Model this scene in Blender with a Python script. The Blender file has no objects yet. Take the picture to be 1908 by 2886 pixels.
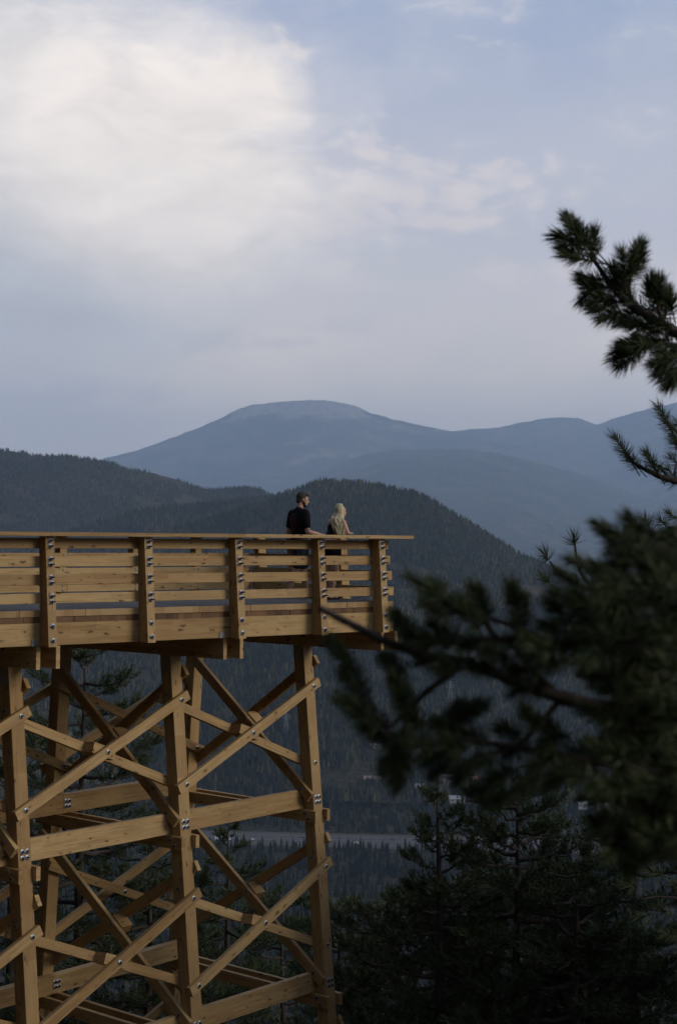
import bpy, math, random
import numpy as np
from mathutils import Vector, Matrix
random.seed(7)
rng = np.random.default_rng(11)
scene = bpy.context.scene
COL = scene.collection

# ------------------------------------------------------------------ camera
PITCH, ROLL, FPX = 0.0175, 0.0080, 4345.0
cam_d = bpy.data.cameras.new('camera')
cam = bpy.data.objects.new('camera', cam_d)
COL.objects.link(cam)
cp, sp, cr, sr = math.cos(PITCH), math.sin(PITCH), math.cos(ROLL), math.sin(ROLL)
fw = Vector((0, cp, sp)); up0 = Vector((0, -sp, cp)); rt0 = Vector((1, 0, 0))
rt = rt0 * cr + up0 * sr
upv = up0 * cr - rt0 * sr
cam.matrix_world = Matrix(((rt.x, upv.x, -fw.x, 0), (rt.y, upv.y, -fw.y, 0), (rt.z, upv.z, -fw.z, 0), (0, 0, 0, 1)))
cam_d.sensor_fit = 'HORIZONTAL'
cam_d.sensor_width = 24.0
cam_d.lens = 24.0 * FPX / 1908.0
cam_d.clip_start = 0.05
cam_d.clip_end = 100000.0
cam_d.dof.use_dof = True
cam_d.dof.focus_distance = 24.0
cam_d.dof.aperture_fstop = 3.7
scene.camera = cam

# ------------------------------------------------------------------ light
SUN_EL, SUN_AZ = math.radians(24.0), math.radians(107.0)     # azimuth clockwise from the view direction
sun_d = bpy.data.lights.new('sun', 'SUN')
sun_d.energy = 1.75
sun_d.angle = math.radians(24.0)
sun_d.color = (1.0, 0.90, 0.76)
sun = bpy.data.objects.new('sun', sun_d)
COL.objects.link(sun)
sdir = Vector((math.sin(SUN_AZ) * math.cos(SUN_EL), math.cos(SUN_AZ) * math.cos(SUN_EL), math.sin(SUN_EL)))
sun.rotation_euler = sdir.to_track_quat('Z', 'Y').to_euler()

scene.view_settings.view_transform = 'Standard'
scene.view_settings.look = 'None'
scene.view_settings.exposure = 0.0
scene.view_settings.gamma = 1.0
scene.view_settings.use_curve_mapping = False
scene.render.engine = 'CYCLES'
scene.cycles.use_denoising = True
scene.cycles.max_bounces = 6
scene.cycles.volume_bounces = 2
scene.cycles.transparent_max_bounces = 8
scene.cycles.use_adaptive_sampling = True


class NT:
    """small helper to write node trees as expressions"""
    def __init__(s, tree):
        s.t = tree; s.n = tree.nodes; s.l = tree.links
        s.n.clear()

    def put(s, sock, v):
        if v is None:
            return
        if hasattr(v, 'is_output'):
            s.l.new(v, sock)
        elif isinstance(v, (tuple, list)) and len(v) == 3 and sock.type == 'RGBA':
            sock.default_value = (*v, 1)
        else:
            sock.default_value = v

    def node(s, kind, ins=None, **props):
        n = s.n.new(kind)
        for k, v in props.items():
            setattr(n, k, v)
        for k, v in (ins or {}).items():
            s.put(n.inputs[k], v)
        return n

    def m(s, op, a, b=None, c=None, clamp=False):
        n = s.n.new('ShaderNodeMath'); n.operation = op; n.use_clamp = clamp
        for i, v in enumerate((a, b, c)):
            s.put(n.inputs[i], v)
        return n.outputs[0]

    def mix(s, f, a, b, blend='MIX'):
        n = s.n.new('ShaderNodeMix'); n.data_type = 'RGBA'; n.blend_type = blend
        s.put(n.inputs[0], f); s.put(n.inputs[6], a); s.put(n.inputs[7], b)
        return n.outputs[2]

    def ramp(s, f, stops, interp='LINEAR'):
        n = s.n.new('ShaderNodeValToRGB'); n.color_ramp.interpolation = interp
        e = n.color_ramp.elements
        while len(e) > len(stops):
            e.remove(e[-1])
        while len(e) < len(stops):
            e.new(0.5)
        for el, (p, c) in zip(e, stops):
            el.position = p
            el.color = (c, c, c, 1) if not isinstance(c, (tuple, list)) else (*c, 1)
        s.put(n.inputs[0], f)
        return n.outputs[0]

    def noise(s, vec, scale, detail=4, rough=0.55, dist=0.0, color=False):
        n = s.n.new('ShaderNodeTexNoise')
        s.put(n.inputs['Vector'], vec)
        n.inputs['Scale'].default_value = scale
        n.inputs['Detail'].default_value = detail
        n.inputs['Roughness'].default_value = rough
        n.inputs['Distortion'].default_value = dist
        return n.outputs['Color' if color else 'Fac']

    def mapping(s, vec, loc=(0, 0, 0), rot=(0, 0, 0), scale=(1, 1, 1)):
        n = s.n.new('ShaderNodeMapping')
        s.put(n.inputs['Vector'], vec); s.put(n.inputs['Location'], loc)
        s.put(n.inputs['Rotation'], rot); s.put(n.inputs['Scale'], scale)
        return n.outputs[0]

    def xyz(s, vec):
        n = s.n.new('ShaderNodeSeparateXYZ'); s.put(n.inputs[0], vec)
        return n.outputs

    def comb(s, x, y, z):
        n = s.n.new('ShaderNodeCombineXYZ')
        for i, v in enumerate((x, y, z)):
            s.put(n.inputs[i], v)
        return n.outputs[0]


# ------------------------------------------------------------------ sky (world)
world = bpy.data.worlds.new('World')
scene.world = world
world.use_nodes = True
w = NT(world.node_tree)
sky = w.node('ShaderNodeTexSky', sky_type='NISHITA', sun_disc=False)
sky.sun_elevation = SUN_EL
sky.sun_rotation = SUN_AZ
sky.air_density = 1.0; sky.dust_density = 1.5; sky.ozone_density = 1.2
base = w.mix(1.0, sky.outputs[0], (0.085, 0.085, 0.085), 'MULTIPLY')
gen = w.node('ShaderNodeTexCoord').outputs['Generated']
dx, dy, dz = w.xyz(gen)
az = w.m('ARCTAN2', dx, dy)
el = w.m('ARCSINE', dz)
# cloud space: a plane high above, softened towards the horizon
cvec = w.comb(w.m('MULTIPLY', az, 1.0), w.m('MULTIPLY', el, 1.55), 0.0)
warp = w.node('ShaderNodeVectorMath', operation='SCALE')
wn = w.node('ShaderNodeVectorMath', operation='SUBTRACT')
w.put(wn.inputs[0], w.noise(cvec, 7.0, 3, 0.55, color=True)); wn.inputs[1].default_value = (0.5, 0.5, 0.5)
w.put(warp.inputs[0], wn.outputs[0]); warp.inputs['Scale'].default_value = 0.07
cv = w.node('ShaderNodeVectorMath', operation='ADD'); w.put(cv.inputs[0], cvec); w.put(cv.inputs[1], warp.outputs[0])
cvw = cv.outputs[0]
ux, uy, _ = w.xyz(cvw)


def blob(a0, e0, ra, re, pw=1.0):
    """soft elliptical lobe in cloud space, 1 in the middle and 0 at its rim"""
    x = w.m('DIVIDE', w.m('SUBTRACT', ux, a0), ra)
    y = w.m('DIVIDE', w.m('SUBTRACT', uy, e0 * 1.55), re * 1.55)
    d = w.m('SQRT', w.m('ADD', w.m('MULTIPLY', x, x), w.m('MULTIPLY', y, y)))
    return w.m('SUBTRACT', 1.0, d, clamp=True)


n_big = w.noise(cvw, 5.5, 6, 0.58)
n_fine = w.noise(w.mapping(cvw, rot=(0, 0, 0.5), scale=(1.0, 1.6, 1.0)), 17.0, 7, 0.6, 0.3)
n_wide = w.noise(cvec, 1.6, 4, 0.5)
main = blob(-0.250, 0.245, 0.29, 0.175)
for q in ((-0.110, 0.255, 0.105, 0.098), (-0.140, 0.195, 0.16, 0.090), (-0.200, 0.160, 0.16, 0.075), (-0.075, 0.285, 0.070, 0.055), (-0.078, 0.225, 0.080, 0.060)):
    main = w.m('MAXIMUM', main, blob(*q))
dens = w.m('ADD', w.m('MULTIPLY', main, 1.50), w.m('MULTIPLY', w.m('SUBTRACT', n_big, 0.5), 1.15))
dens = w.m('ADD', dens, w.m('MULTIPLY', w.m('SUBTRACT', n_fine, 0.5), 0.50))
cloud1 = w.ramp(w.m('ADD', dens, 0.12), [(0.0, 0.0), (0.30, 0.22), (0.60, 0.58), (1.0, 1.0)], 'LINEAR')
# small puffs drifting ahead of the big cloud, and loose ones all round the rest of the sky
small = blob(0.021, 0.252, 0.038, 0.028)
for q in ((0.010, 0.207, 0.055, 0.026), (-0.028, 0.205, 0.045, 0.022), (0.078, 0.208, 0.060, 0.020), (-0.004, 0.168, 0.045, 0.022), (0.005, 0.142, 0.060, 0.014), (0.105, 0.168, 0.050, 0.020), (0.150, 0.170, 0.050, 0.018),
          (-0.035, 0.315, 0.020, 0.018), (0.060, 0.225, 0.14, 0.040), (-0.09, 0.128, 0.12, 0.012), (-0.18, 0.090, 0.13, 0.013)):
    small = w.m('MAXIMUM', small, blob(*q))
n_puff = w.noise(w.mapping(cvw, rot=(0, 0, 0.35), scale=(1.0, 1.25, 1.0)), 38.0, 5, 0.52, 0.0)
sd = w.m('ADD', w.m('MULTIPLY', small, 0.80), w.m('MULTIPLY', w.m('SUBTRACT', n_puff, 0.5), 1.7))
sd = w.m('ADD', sd, w.m('MULTIPLY', w.m('SUBTRACT', n_big, 0.5), 0.7))
puff1 = w.m('MULTIPLY', w.ramp(sd, [(0.16, 0.0), (0.80, 1.0)], 'EASE'), 0.90)
puff = w.m('ADD', w.m('MULTIPLY', n_fine, 0.9), w.m('MULTIPLY', n_big, 0.5))
puffc = w.m('MAXIMUM', puff1, w.m('MULTIPLY', w.ramp(puff, [(0.78, 0.0), (1.0, 1.0)], 'EASE'), 0.4))
veil = w.m('MULTIPLY', w.ramp(w.m('ADD', n_wide, w.m('MULTIPLY', n_big, 0.4)), [(0.50, 0.0), (0.90, 1.0)], 'EASE'), 0.42)
hor = w.ramp(w.m('DIVIDE', el, 0.35), [(0.0, 1.0), (0.28, 0.90), (0.60, 0.40), (1.0, 0.08)], 'EASE')
SKYBLUE_PULL = (0.30, 0.44, 0.78)
col = w.mix(0.70, base, SKYBLUE_PULL)
col = w.mix(w.m('MULTIPLY', hor, 0.88), col, (1.62, 1.36, 1.07))
col = w.mix(veil, col, (0.62, 0.65, 0.72))
col = w.mix(puffc, col, (1.0, 0.90, 0.86))
shade = w.m('ADD', 0.98, w.m('MULTIPLY', w.m('SUBTRACT', n_fine, 0.5), 0.42))
shade = w.m('ADD', shade, w.m('MULTIPLY', w.m('SUBTRACT', n_big, 0.5), 0.30))
ccol = w.mix(w.ramp(w.m('ADD', blob(-0.090, 0.250, 0.20, 0.14), w.m('MULTIPLY', w.m('SUBTRACT', n_big, 0.5), 0.5)), [(0.0, 0.0), (0.6, 1.0)], 'EASE'), (0.80, 0.785, 0.79), (1.30, 1.17, 1.045))
ccs = w.node('ShaderNodeVectorMath', operation='SCALE'); w.put(ccs.inputs[0], ccol); w.put(ccs.inputs['Scale'], shade)
col = w.mix(cloud1, col, ccs.outputs[0])
# evening sky: dimmer overhead than low down
high = w.ramp(w.m('DIVIDE', el, 1.5708), [(0.0, 1.0), (0.24, 1.0), (0.75, 0.36), (1.0, 0.30)], 'EASE')
dim = w.node('ShaderNodeVectorMath', operation='SCALE'); w.put(dim.inputs[0], col); w.put(dim.inputs['Scale'], high)
col = dim.outputs[0]
bg = w.node('ShaderNodeBackground', {'Color': col, 'Strength': 1.0})
out = w.node('ShaderNodeOutputWorld', {'Surface': bg.outputs[0]})


# ------------------------------------------------------------------ object helpers
def link(name, me, mat=None, parent=None, mw=None):
    o = bpy.data.objects.new(name, me)
    COL.objects.link(o)
    if mat is not None and me is not None and not me.materials:
        me.materials.append(mat)
    if mw is not None:
        o.matrix_world = mw
    if parent is not None:
        o.parent = parent
        o.matrix_parent_inverse = MW[parent.name].inverted()
    MW[o.name] = mw.copy() if mw is not None else Matrix.Identity(4)
    if mw is not None:
        o.matrix_basis = mw
    return o


MW = {}


def tag(o, label=None, cat=None, group=None, kind=None):
    if label: o['label'] = label
    if cat: o['category'] = cat
    if group: o['group'] = group
    if kind: o['kind'] = kind
    return o


def empty(name, loc):
    o = bpy.data.objects.new(name, None)
    COL.objects.link(o)
    o.empty_display_size = 0.3
    m = Matrix.Translation(Vector(loc))
    o.matrix_basis = m
    MW[o.name] = m
    return o


def mesh(name, verts, faces, smooth=False):
    me = bpy.data.meshes.new(name)
    verts = np.asarray(verts, dtype=np.float32).reshape(-1, 3)
    if isinstance(faces, np.ndarray):
        n, k = faces.shape
        me.vertices.add(len(verts)); me.vertices.foreach_set('co', verts.ravel())
        me.loops.add(n * k); me.loops.foreach_set('vertex_index', faces.astype(np.int32).ravel())
        me.polygons.add(n)
        me.polygons.foreach_set('loop_start', np.arange(0, n * k, k, dtype=np.int32))
        me.polygons.foreach_set('loop_total', np.full(n, k, dtype=np.int32))
        me.update(calc_edges=True); me.validate()
    else:
        me.from_pydata([tuple(map(float, v)) for v in verts], [], faces)
        me.update()
    if smooth:
        me.polygons.foreach_set('use_smooth', np.ones(len(me.polygons), dtype=bool))
    return me


class MB:
    """collects simple solids into one mesh"""
    def __init__(s):
        s.v = []; s.f = []

    def add(s, v, f):
        b = len(s.v)
        s.v += [tuple(map(float, p)) for p in v]
        s.f += [tuple(i + b for i in q) for q in f]

    def box(s, c, sz, M=None):
        x, y, z = (q / 2 for q in sz)
        v = [(c[0] + a * x, c[1] + b * y, c[2] + d * z) for a in (-1, 1) for b in (-1, 1) for d in (-1, 1)]
        if M is not None:
            v = [M @ Vector(p) for p in v]
        s.add(v, [(0, 1, 3, 2), (4, 6, 7, 5), (0, 4, 5, 1), (2, 3, 7, 6), (0, 2, 6, 4), (1, 5, 7, 3)])

    def tube(s, pts, rad, n=8, cap=True):
        pts = [Vector(p) for p in pts]
        rings = []
        prev = None
        for i, p in enumerate(pts):
            d = (pts[min(i + 1, len(pts) - 1)] - pts[max(i - 1, 0)])
            if d.length < 1e-9: d = Vector((0, 0, 1))
            d.normalize()
            if prev is None:
                a = d.orthogonal().normalized()
            else:
                a = prev - d * prev.dot(d)
                if a.length < 1e-6: a = d.orthogonal()
                a.normalize()
            prev = a
            b = d.cross(a)
            r = rad[i] if hasattr(rad, '__len__') else rad
            rings.append([p + (a * math.cos(t) + b * math.sin(t)) * r for t in (2 * math.pi * k / n for k in range(n))])
        v = [q for r in rings for q in r]
        f = []
        for i in range(len(rings) - 1):
            for k in range(n):
                k2 = (k + 1) % n
                f.append((i * n + k, i * n + k2, (i + 1) * n + k2, (i + 1) * n + k))
        if cap:
            f.append(tuple(range(n - 1, -1, -1)))
            f.append(tuple((len(rings) - 1) * n + k for k in range(n)))
        s.add(v, f)

    def ell(s, c, r, M=None, nu=14, nv=9):
        v = []; f = []
        for j in range(1, nv):
            t = math.pi * j / nv
            for i in range(nu):
                p = 2 * math.pi * i / nu
                v.append(Vector((r[0] * math.sin(t) * math.cos(p), r[1] * math.sin(t) * math.sin(p), r[2] * math.cos(t))))
        v.append(Vector((0, 0, r[2]))); v.append(Vector((0, 0, -r[2])))
        if M is not None: v = [M @ p for p in v]
        v = [p + Vector(c) for p in v]
        T, B = len(v) - 2, len(v) - 1
        for j in range(nv - 2):
            for i in range(nu):
                i2 = (i + 1) % nu
                f.append((j * nu + i, (j + 1) * nu + i, (j + 1) * nu + i2, j * nu + i2))
        for i in range(nu):
            i2 = (i + 1) % nu
            f.append((T, i, i2)); f.append((B, (nv - 2) * nu + i2, (nv - 2) * nu + i))
        s.add(v, f)

    def cap(s, a, ra, b, rb, n=10):
        """tapered limb with round ends"""
        a = Vector(a); b = Vector(b); d = (b - a).normalized()
        pts = []; rad = []
        for t in (-0.95, -0.75, -0.4, 0):
            pts.append(a + d * ra * t); rad.append(ra * math.sqrt(max(0.02, 1 - t * t)))
        for t in (0, 0.4, 0.75, 0.95):
            pts.append(b + d * rb * t); rad.append(rb * math.sqrt(max(0.02, 1 - t * t)))
        s.tube(pts, rad, n)

    def mesh(s, name, smooth=False):
        return mesh(name, s.v, s.f, smooth)

    def obj(s, name, mat, parent=None, smooth=False, mw=None):
        return link(name, s.mesh(name, smooth), mat, parent, mw)


# ------------------------------------------------------------------ materials
def new_mat(name):
    m = bpy.data.materials.new(name)
    m.use_nodes = True
    return m, NT(m.node_tree)


def finish(t, color, rough=0.6, bump=None, bstr=0.3, bdist=0.01, metal=0.0, spec=None, trans=None):
    b = t.node('ShaderNodeBsdfPrincipled', {'Base Color': color, 'Roughness': rough, 'Metallic': metal})
    if spec is not None:
        t.put(b.inputs['Specular IOR Level'], spec)
    if bump is not None:
        bn = t.node('ShaderNodeBump', {'Height': bump, 'Strength': bstr, 'Distance': bdist})
        t.l.new(bn.outputs[0], b.inputs['Normal'])
    t.node('ShaderNodeOutputMaterial', {'Surface': b.outputs[0]})


def wood_mat(name, light, dark, knot_amt=1.0, grey=0.0, lam=0.04, end=None, rough=0.62, spec=0.25):
    """glue-laminated spruce: lamellae along local x, finger-jointed blocks, grain, knots and small checks"""
    m, t = new_mat(name)
    oc = t.node('ShaderNodeTexCoord').outputs['Object']
    rnd = t.node('ShaderNodeObjectInfo').outputs['Random']
    x, y, z = t.xyz(oc)
    off = t.m('MULTIPLY', rnd, 37.0)
    xo = t.m('ADD', x, off)
    v2 = t.comb(xo, t.m('ADD', z, t.m('MULTIPLY', rnd, 0.11)), 0.0)
    br = t.node('ShaderNodeTexBrick', {'Vector': v2, 'Color1': (0, 0, 0), 'Color2': (1, 1, 1), 'Mortar': (0.5, 0.5, 0.5),
                                       'Scale': 1.0, 'Mortar Size': 0.0006, 'Bias': 0.0, 'Brick Width': 0.62, 'Row Height': lam})
    br.offset = 0.37
    if end:
        t.put(br.inputs['Vector'], t.comb(t.m('ADD', y, off), t.m('ADD', z, 0.5), 0.0))
        br.inputs['Brick Width'].default_value = end; br.offset = 0.0
    vec = t.comb(t.m('MULTIPLY', xo, 1.0), t.m('ADD', y, off), t.m('ADD', z, off))
    g1 = t.noise(t.mapping(vec, scale=(1.5, 38, 38)), 2.2, 5, 0.6, 0.4)
    g2 = t.noise(t.mapping(vec, scale=(4, 180, 180)), 1.0, 3, 0.6)
    blot = t.noise(t.mapping(vec, scale=(1.0, 4, 4)), 1.7, 4, 0.6)
    f = t.m('ADD', t.m('MULTIPLY', br.outputs['Fac'], 0), t.m('MULTIPLY', t.xyz(br.outputs['Color'])[0], 0.34))
    f = t.m('ADD', f, t.m('MULTIPLY', g1, 0.55))
    f = t.m('ADD', f, t.m('MULTIPLY', blot, 0.45))
    f = t.m('ADD', f, t.m('MULTIPLY', t.m('SUBTRACT', rnd, 0.5), 0.42))
    col = t.mix(t.ramp(f, [(0.28, 0.0), (0.95, 1.0)]), dark, light)
    col = t.mix(t.m('MULTIPLY', t.ramp(g2, [(0.45, 1.0), (0.62, 0.0)]), 0.16), col, (0.16, 0.085, 0.035))
    # knots
    vk = t.mapping(vec, scale=(5.5, 15, 15))
    vw = t.node('ShaderNodeVectorMath', operation='ADD')
    t.put(vw.inputs[0], vk)
    vs = t.node('ShaderNodeVectorMath', operation='SCALE'); t.put(vs.inputs[0], t.noise(vec, 21, 2, 0.5, color=True)); vs.inputs['Scale'].default_value = 0.7
    t.put(vw.inputs[1], vs.outputs[0])
    vo = t.node('ShaderNodeTexVoronoi', {'Vector': vw.outputs[0], 'Scale': 1.0, 'Randomness': 1.0})
    pick = t.m('GREATER_THAN', t.xyz(vo.outputs['Color'])[0], 0.50)
    big = t.m('MULTIPLY', t.xyz(vo.outputs['Color'])[1], 0.20)
    ring = t.m('SUBTRACT', vo.outputs['Distance'], big)
    kn = t.m('MULTIPLY', t.ramp(ring, [(0.02, 1.0), (0.10, 0.0)], 'EASE'), pick)
    halo = t.m('MULTIPLY', t.ramp(ring, [(0.05, 1.0), (0.34, 0.0)], 'EASE'), pick)
    col = t.mix(t.m('MULTIPLY', halo, 0.30 * knot_amt), col, (0.24, 0.13, 0.05))
    col = t.mix(t.m('MULTIPLY', kn, 0.80 * knot_amt), col, (0.075, 0.035, 0.016))
    if grey:
        col = t.mix(grey, col, (0.24, 0.24, 0.235))
        col = t.mix(t.ramp(g1, [(0.35, 0.6), (0.6, 0.0)]), col, (0.06, 0.06, 0.06))
    h = t.m('ADD', t.m('MULTIPLY', g1, 0.5), t.m('MULTIPLY', br.outputs['Fac'], -0.8))
    stain = t.noise(t.mapping(vec, scale=(0.9, 2.5, 2.5)), 1.3, 5, 0.65)
    col = t.mix(t.m('MULTIPLY', t.ramp(stain, [(0.50, 0.0), (0.72, 1.0)]), 0.26), col, (0.17, 0.125, 0.08))
    crack = t.noise(t.mapping(vec, scale=(1.1, 60, 60)), 1.0, 2, 0.5)
    ck = t.ramp(crack, [(0.655, 0.0), (0.68, 1.0)])
    col = t.mix(t.m('MULTIPLY', ck, 0.45), col, (0.06, 0.034, 0.017))
    finish(t, col, rough, h, 0.25, 0.004, spec=spec)
    return m


WOOD = wood_mat('spruce_glulam', (0.50, 0.345, 0.158), (0.29, 0.17, 0.066))
WOOD_B = wood_mat('spruce_board', (0.51, 0.355, 0.166), (0.31, 0.185, 0.074), lam=0.07)
END = wood_mat('end_grain', (0.48, 0.33, 0.165), (0.27, 0.16, 0.07), 0.25, lam=1.0, end=0.16)
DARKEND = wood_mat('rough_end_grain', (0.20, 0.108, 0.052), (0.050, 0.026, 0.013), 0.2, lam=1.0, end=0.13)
GREYWOOD = wood_mat('weathered_deck', (0.20, 0.195, 0.18), (0.13, 0.13, 0.13), 0.3, 0.5, rough=0.9, spec=0.05)

m, t = new_mat('galvanised_steel')
oc = t.node('ShaderNodeTexCoord').outputs['Object']
finish(t, t.mix(t.noise(oc, 45, 3), (0.26, 0.27, 0.29), (0.46, 0.48, 0.50)), 0.42, t.noise(oc, 60, 3), 0.5, 0.004, metal=0.9)
STEEL = m
m, t = new_mat('dark_steel')
finish(t, (0.06, 0.065, 0.075), 0.45, metal=0.7)
DSTEEL = m
m, t = new_mat('dull_zinc')
oc = t.node('ShaderNodeTexCoord').outputs['Object']
finish(t, t.mix(t.noise(oc, 18, 4), (0.20, 0.21, 0.22), (0.34, 0.35, 0.36)), 0.55, metal=0.5)
ZINC = m


def needle_mat(name, a, b):
    m, t = new_mat(name)
    ge = t.node('ShaderNodeNewGeometry')
    pos = ge.outputs['Position']
    r = ge.outputs['Random Per Island']
    f = t.m('ADD', t.m('MULTIPLY', r, 0.6), t.m('MULTIPLY', t.noise(pos, 2.5, 3), 0.6))
    finish(t, t.mix(t.ramp(f, [(0.25, 0.0), (0.85, 1.0)]), a, b), 0.6, spec=0.25)
    return m


NEEDLE = needle_mat('pine_needles', (0.030, 0.046, 0.020), (0.070, 0.092, 0.034))
m, t = new_mat('pine_bark')
pos = t.node('ShaderNodeNewGeometry').outputs['Position']
bn = t.noise(t.mapping(pos, scale=(14, 14, 5)), 1.5, 5, 0.6)
finish(t, t.mix(bn, (0.022, 0.016, 0.013), (0.075, 0.058, 0.047)), 0.85, bn, 0.8, 0.02)
BARK = m
m, t = new_mat('forest_floor')
pos = t.node('ShaderNodeNewGeometry').outputs['Position']
bn = t.noise(pos, 0.35, 6, 0.65)
finish(t, t.mix(bn, (0.030, 0.025, 0.016), (0.075, 0.06, 0.04)), 0.9, t.noise(pos, 2.2, 5), 0.7, 0.15)
FLOOR = m


# ------------------------------------------------------------------ noise for terrain
def vnoise(x, y, seed=0):
    xi = np.floor(x).astype(np.int64); yi = np.floor(y).astype(np.int64)
    fx = x - xi; fy = y - yi
    fx = fx * fx * (3 - 2 * fx); fy = fy * fy * (3 - 2 * fy)

    def h(a, b):
        n = (a * 374761393 + b * 668265263 + seed * 982451653) & 0x7fffffff
        n = ((n ^ (n >> 13)) * 1274126177) & 0x7fffffff
        return ((n ^ (n >> 16)) & 0xffff) / 65535.0
    return (h(xi, yi) * (1 - fx) + h(xi + 1, yi) * fx) * (1 - fy) + (h(xi, yi + 1) * (1 - fx) + h(xi + 1, yi + 1) * fx) * fy


def fbm(x, y, oct=5, seed=0, gain=0.5):
    x = np.asarray(x, float); y = np.asarray(y, float)
    a = 1.0; s = 0; tot = 0
    for o in range(oct):
        s = s + a * (vnoise(x, y, seed + o) - 0.5); tot += a
        x = x * 2.03 + 11.7; y = y * 2.03 + 5.3; a *= gain
    return s / tot * 2


# ------------------------------------------------------------------ mountains
VALLEY = -282.0


def pix_ray(x, y):
    d = rt * ((x - 954) / FPX) - upv * ((y - 1443) / FPX) + fw
    return d


class Ridge:
    """one forested ridge: a crest line (bearing, rise), its distance, a front slope and a back slope"""
    def __init__(s, pts, R, foot_r, foot_z, seed, amp, tree_h=8.0, pw=1.0, spur=0.16, left=None, right=None):
        A = []; E = []
        for px, py in pts:
            d = pix_ray(px * 1.2168, py * 1.2168)
            A.append(math.atan2(d.x, d.y)); E.append(d.z / math.hypot(d.x, d.y))
        L = left or [(-0.42, E[0] + 0.004), (-0.75, E[0] - 0.012), (-1.1, E[0] + 0.01)]
        Rr = right or [(0.42, E[-1] - 0.004), (0.75, E[-1] + 0.012), (1.1, E[-1] - 0.01)]
        al = [a for a, _ in L][::-1] + A + [a for a, _ in Rr]
        ee = [e for _, e in L][::-1] + E + [e for _, e in Rr]
        s.al = np.array(al); s.ee = np.array(ee)
        s.R0 = R; s.fr = foot_r; s.fz = foot_z; s.seed = seed; s.amp = amp; s.th = tree_h; s.pw = pw; s.spur = spur

    def crest(s, a):
        R = s.R0 * (1 + 0.05 * fbm(a * 7, a * 0 + 3.3, 3, s.seed))
        e = np.interp(a, s.al, s.ee)
        # round the corners of the traced line a little
        e = 0.25 * np.interp(a - 0.0013, s.al, s.ee) + 0.5 * e + 0.25 * np.interp(a + 0.0013, s.al, s.ee)
        e = e + 0.0006 * fbm(a * 200, a * 0 + 9.1, 4, s.seed + 5)
        return R, R * e - s.th

    def point(s, a, q):
        """q 0..1 foot to crest, 1..2 crest to the back foot"""
        R, zc = s.crest(a)
        f = np.clip(q, 0, 1); b = np.clip(q - 1, 0, 1)
        r = s.fr + (R - s.fr) * f + b * (R * 0.22)
        p = f ** s.pw
        p = p * (1 - 0.18 * np.sin(math.pi * p))
        z = s.fz + (zc - s.fz) * p
        w = 3.4 * f * (1 - f) ** 1.6
        ax_ = a * s.R0 / (s.R0 * s.spur)
        sp_ = fbm(ax_ + 0.8 * f, f * 1.6, 6, s.seed + 20, 0.55)
        z = z + w * s.amp * (sp_ - 0.25)
        z = z - b * (zc - s.fz) * 0.8
        return np.stack([r * np.sin(a), r * np.cos(a), z], -1)

    def build(s, name, mat, na=420, nq=110):
        a = np.linspace(-1.0, 1.0, na)
        a = np.sign(a) * (0.35 * np.abs(a) + 0.65 * np.abs(a) ** 3) * 1.0
        q = np.concatenate([np.linspace(0, 1, nq), np.linspace(1.06, 2, 14)])
        A, Q = np.meshgrid(a, q)
        P = s.point(A, Q)
        nr, nc = A.shape
        idx = np.arange(nr * nc).reshape(nr, nc)
        F = np.stack([idx[:-1, :-1].ravel(), idx[:-1, 1:].ravel(), idx[1:, 1:].ravel(), idx[1:, :-1].ravel()], -1)
        o = link(name, mesh(name, P.reshape(-1, 3), F, True), mat)
        o['kind'] = 'structure'
        return o

    def scatter(s, n, a0, a1, q0, q1, r):
        a = r.uniform(a0, a1, n * 2); q = r.uniform(q0, q1, n * 2)
        R, _ = s.crest(a)
        rr = s.fr + (R - s.fr) * np.clip(q, 0, 1)
        keep = r.uniform(0, 1, n * 2) < rr / rr.max()
        a = a[keep][:n]; q = q[keep][:n]
        return s.point(a, q)


def hill_mat(name, scale_tree, base, mid, light, clear=0.5, rock=0.0, vscale=1.0):
    m, t = new_mat(name)
    pos = t.node('ShaderNodeNewGeometry').outputs['Position']
    tn = t.noise(t.mapping(pos, scale=(1, 1, 0.35)), 1.0 / scale_tree, 2, 0.7)
    pn = t.noise(pos, 1.0 / (scale_tree * 26), 5, 0.6)
    ln = t.noise(pos, 1.0 / (scale_tree * 90), 4, 0.6)
    col = t.mix(t.ramp(tn, [(0.35, 0.0), (0.65, 1.0)]), base, mid)
    col = t.mix(t.m('MULTIPLY', t.ramp(t.m('ADD', pn, t.m('MULTIPLY', tn, 0.3)), [(0.60, 0.0), (0.80, 1.0)]), 0.65), col, light)
    if clear:
        cf = t.ramp(t.m('ADD', t.m('MULTIPLY', pn, 0.7), t.m('MULTIPLY', ln, 0.6)), [(0.80, 0.0), (0.86, 1.0)])
        col = t.mix(t.m('MULTIPLY', cf, clear), col, (0.28, 0.22, 0.165))
    if rock:
        z = t.xyz(pos)[2]
        zf = t.ramp(t.m('ADD', t.m('MULTIPLY', t.m('SUBTRACT', z, rock), 0.006), t.m('MULTIPLY', t.m('SUBTRACT', pn, 0.5), 8.0)), [(0.2, 0.0), (1.0, 0.9)])
        col = t.mix(zf, col, (0.33, 0.295, 0.26))
    finish(t, col, 0.95, tn, 0.9, scale_tree * 0.8, spec=0.05)
    return m


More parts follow.
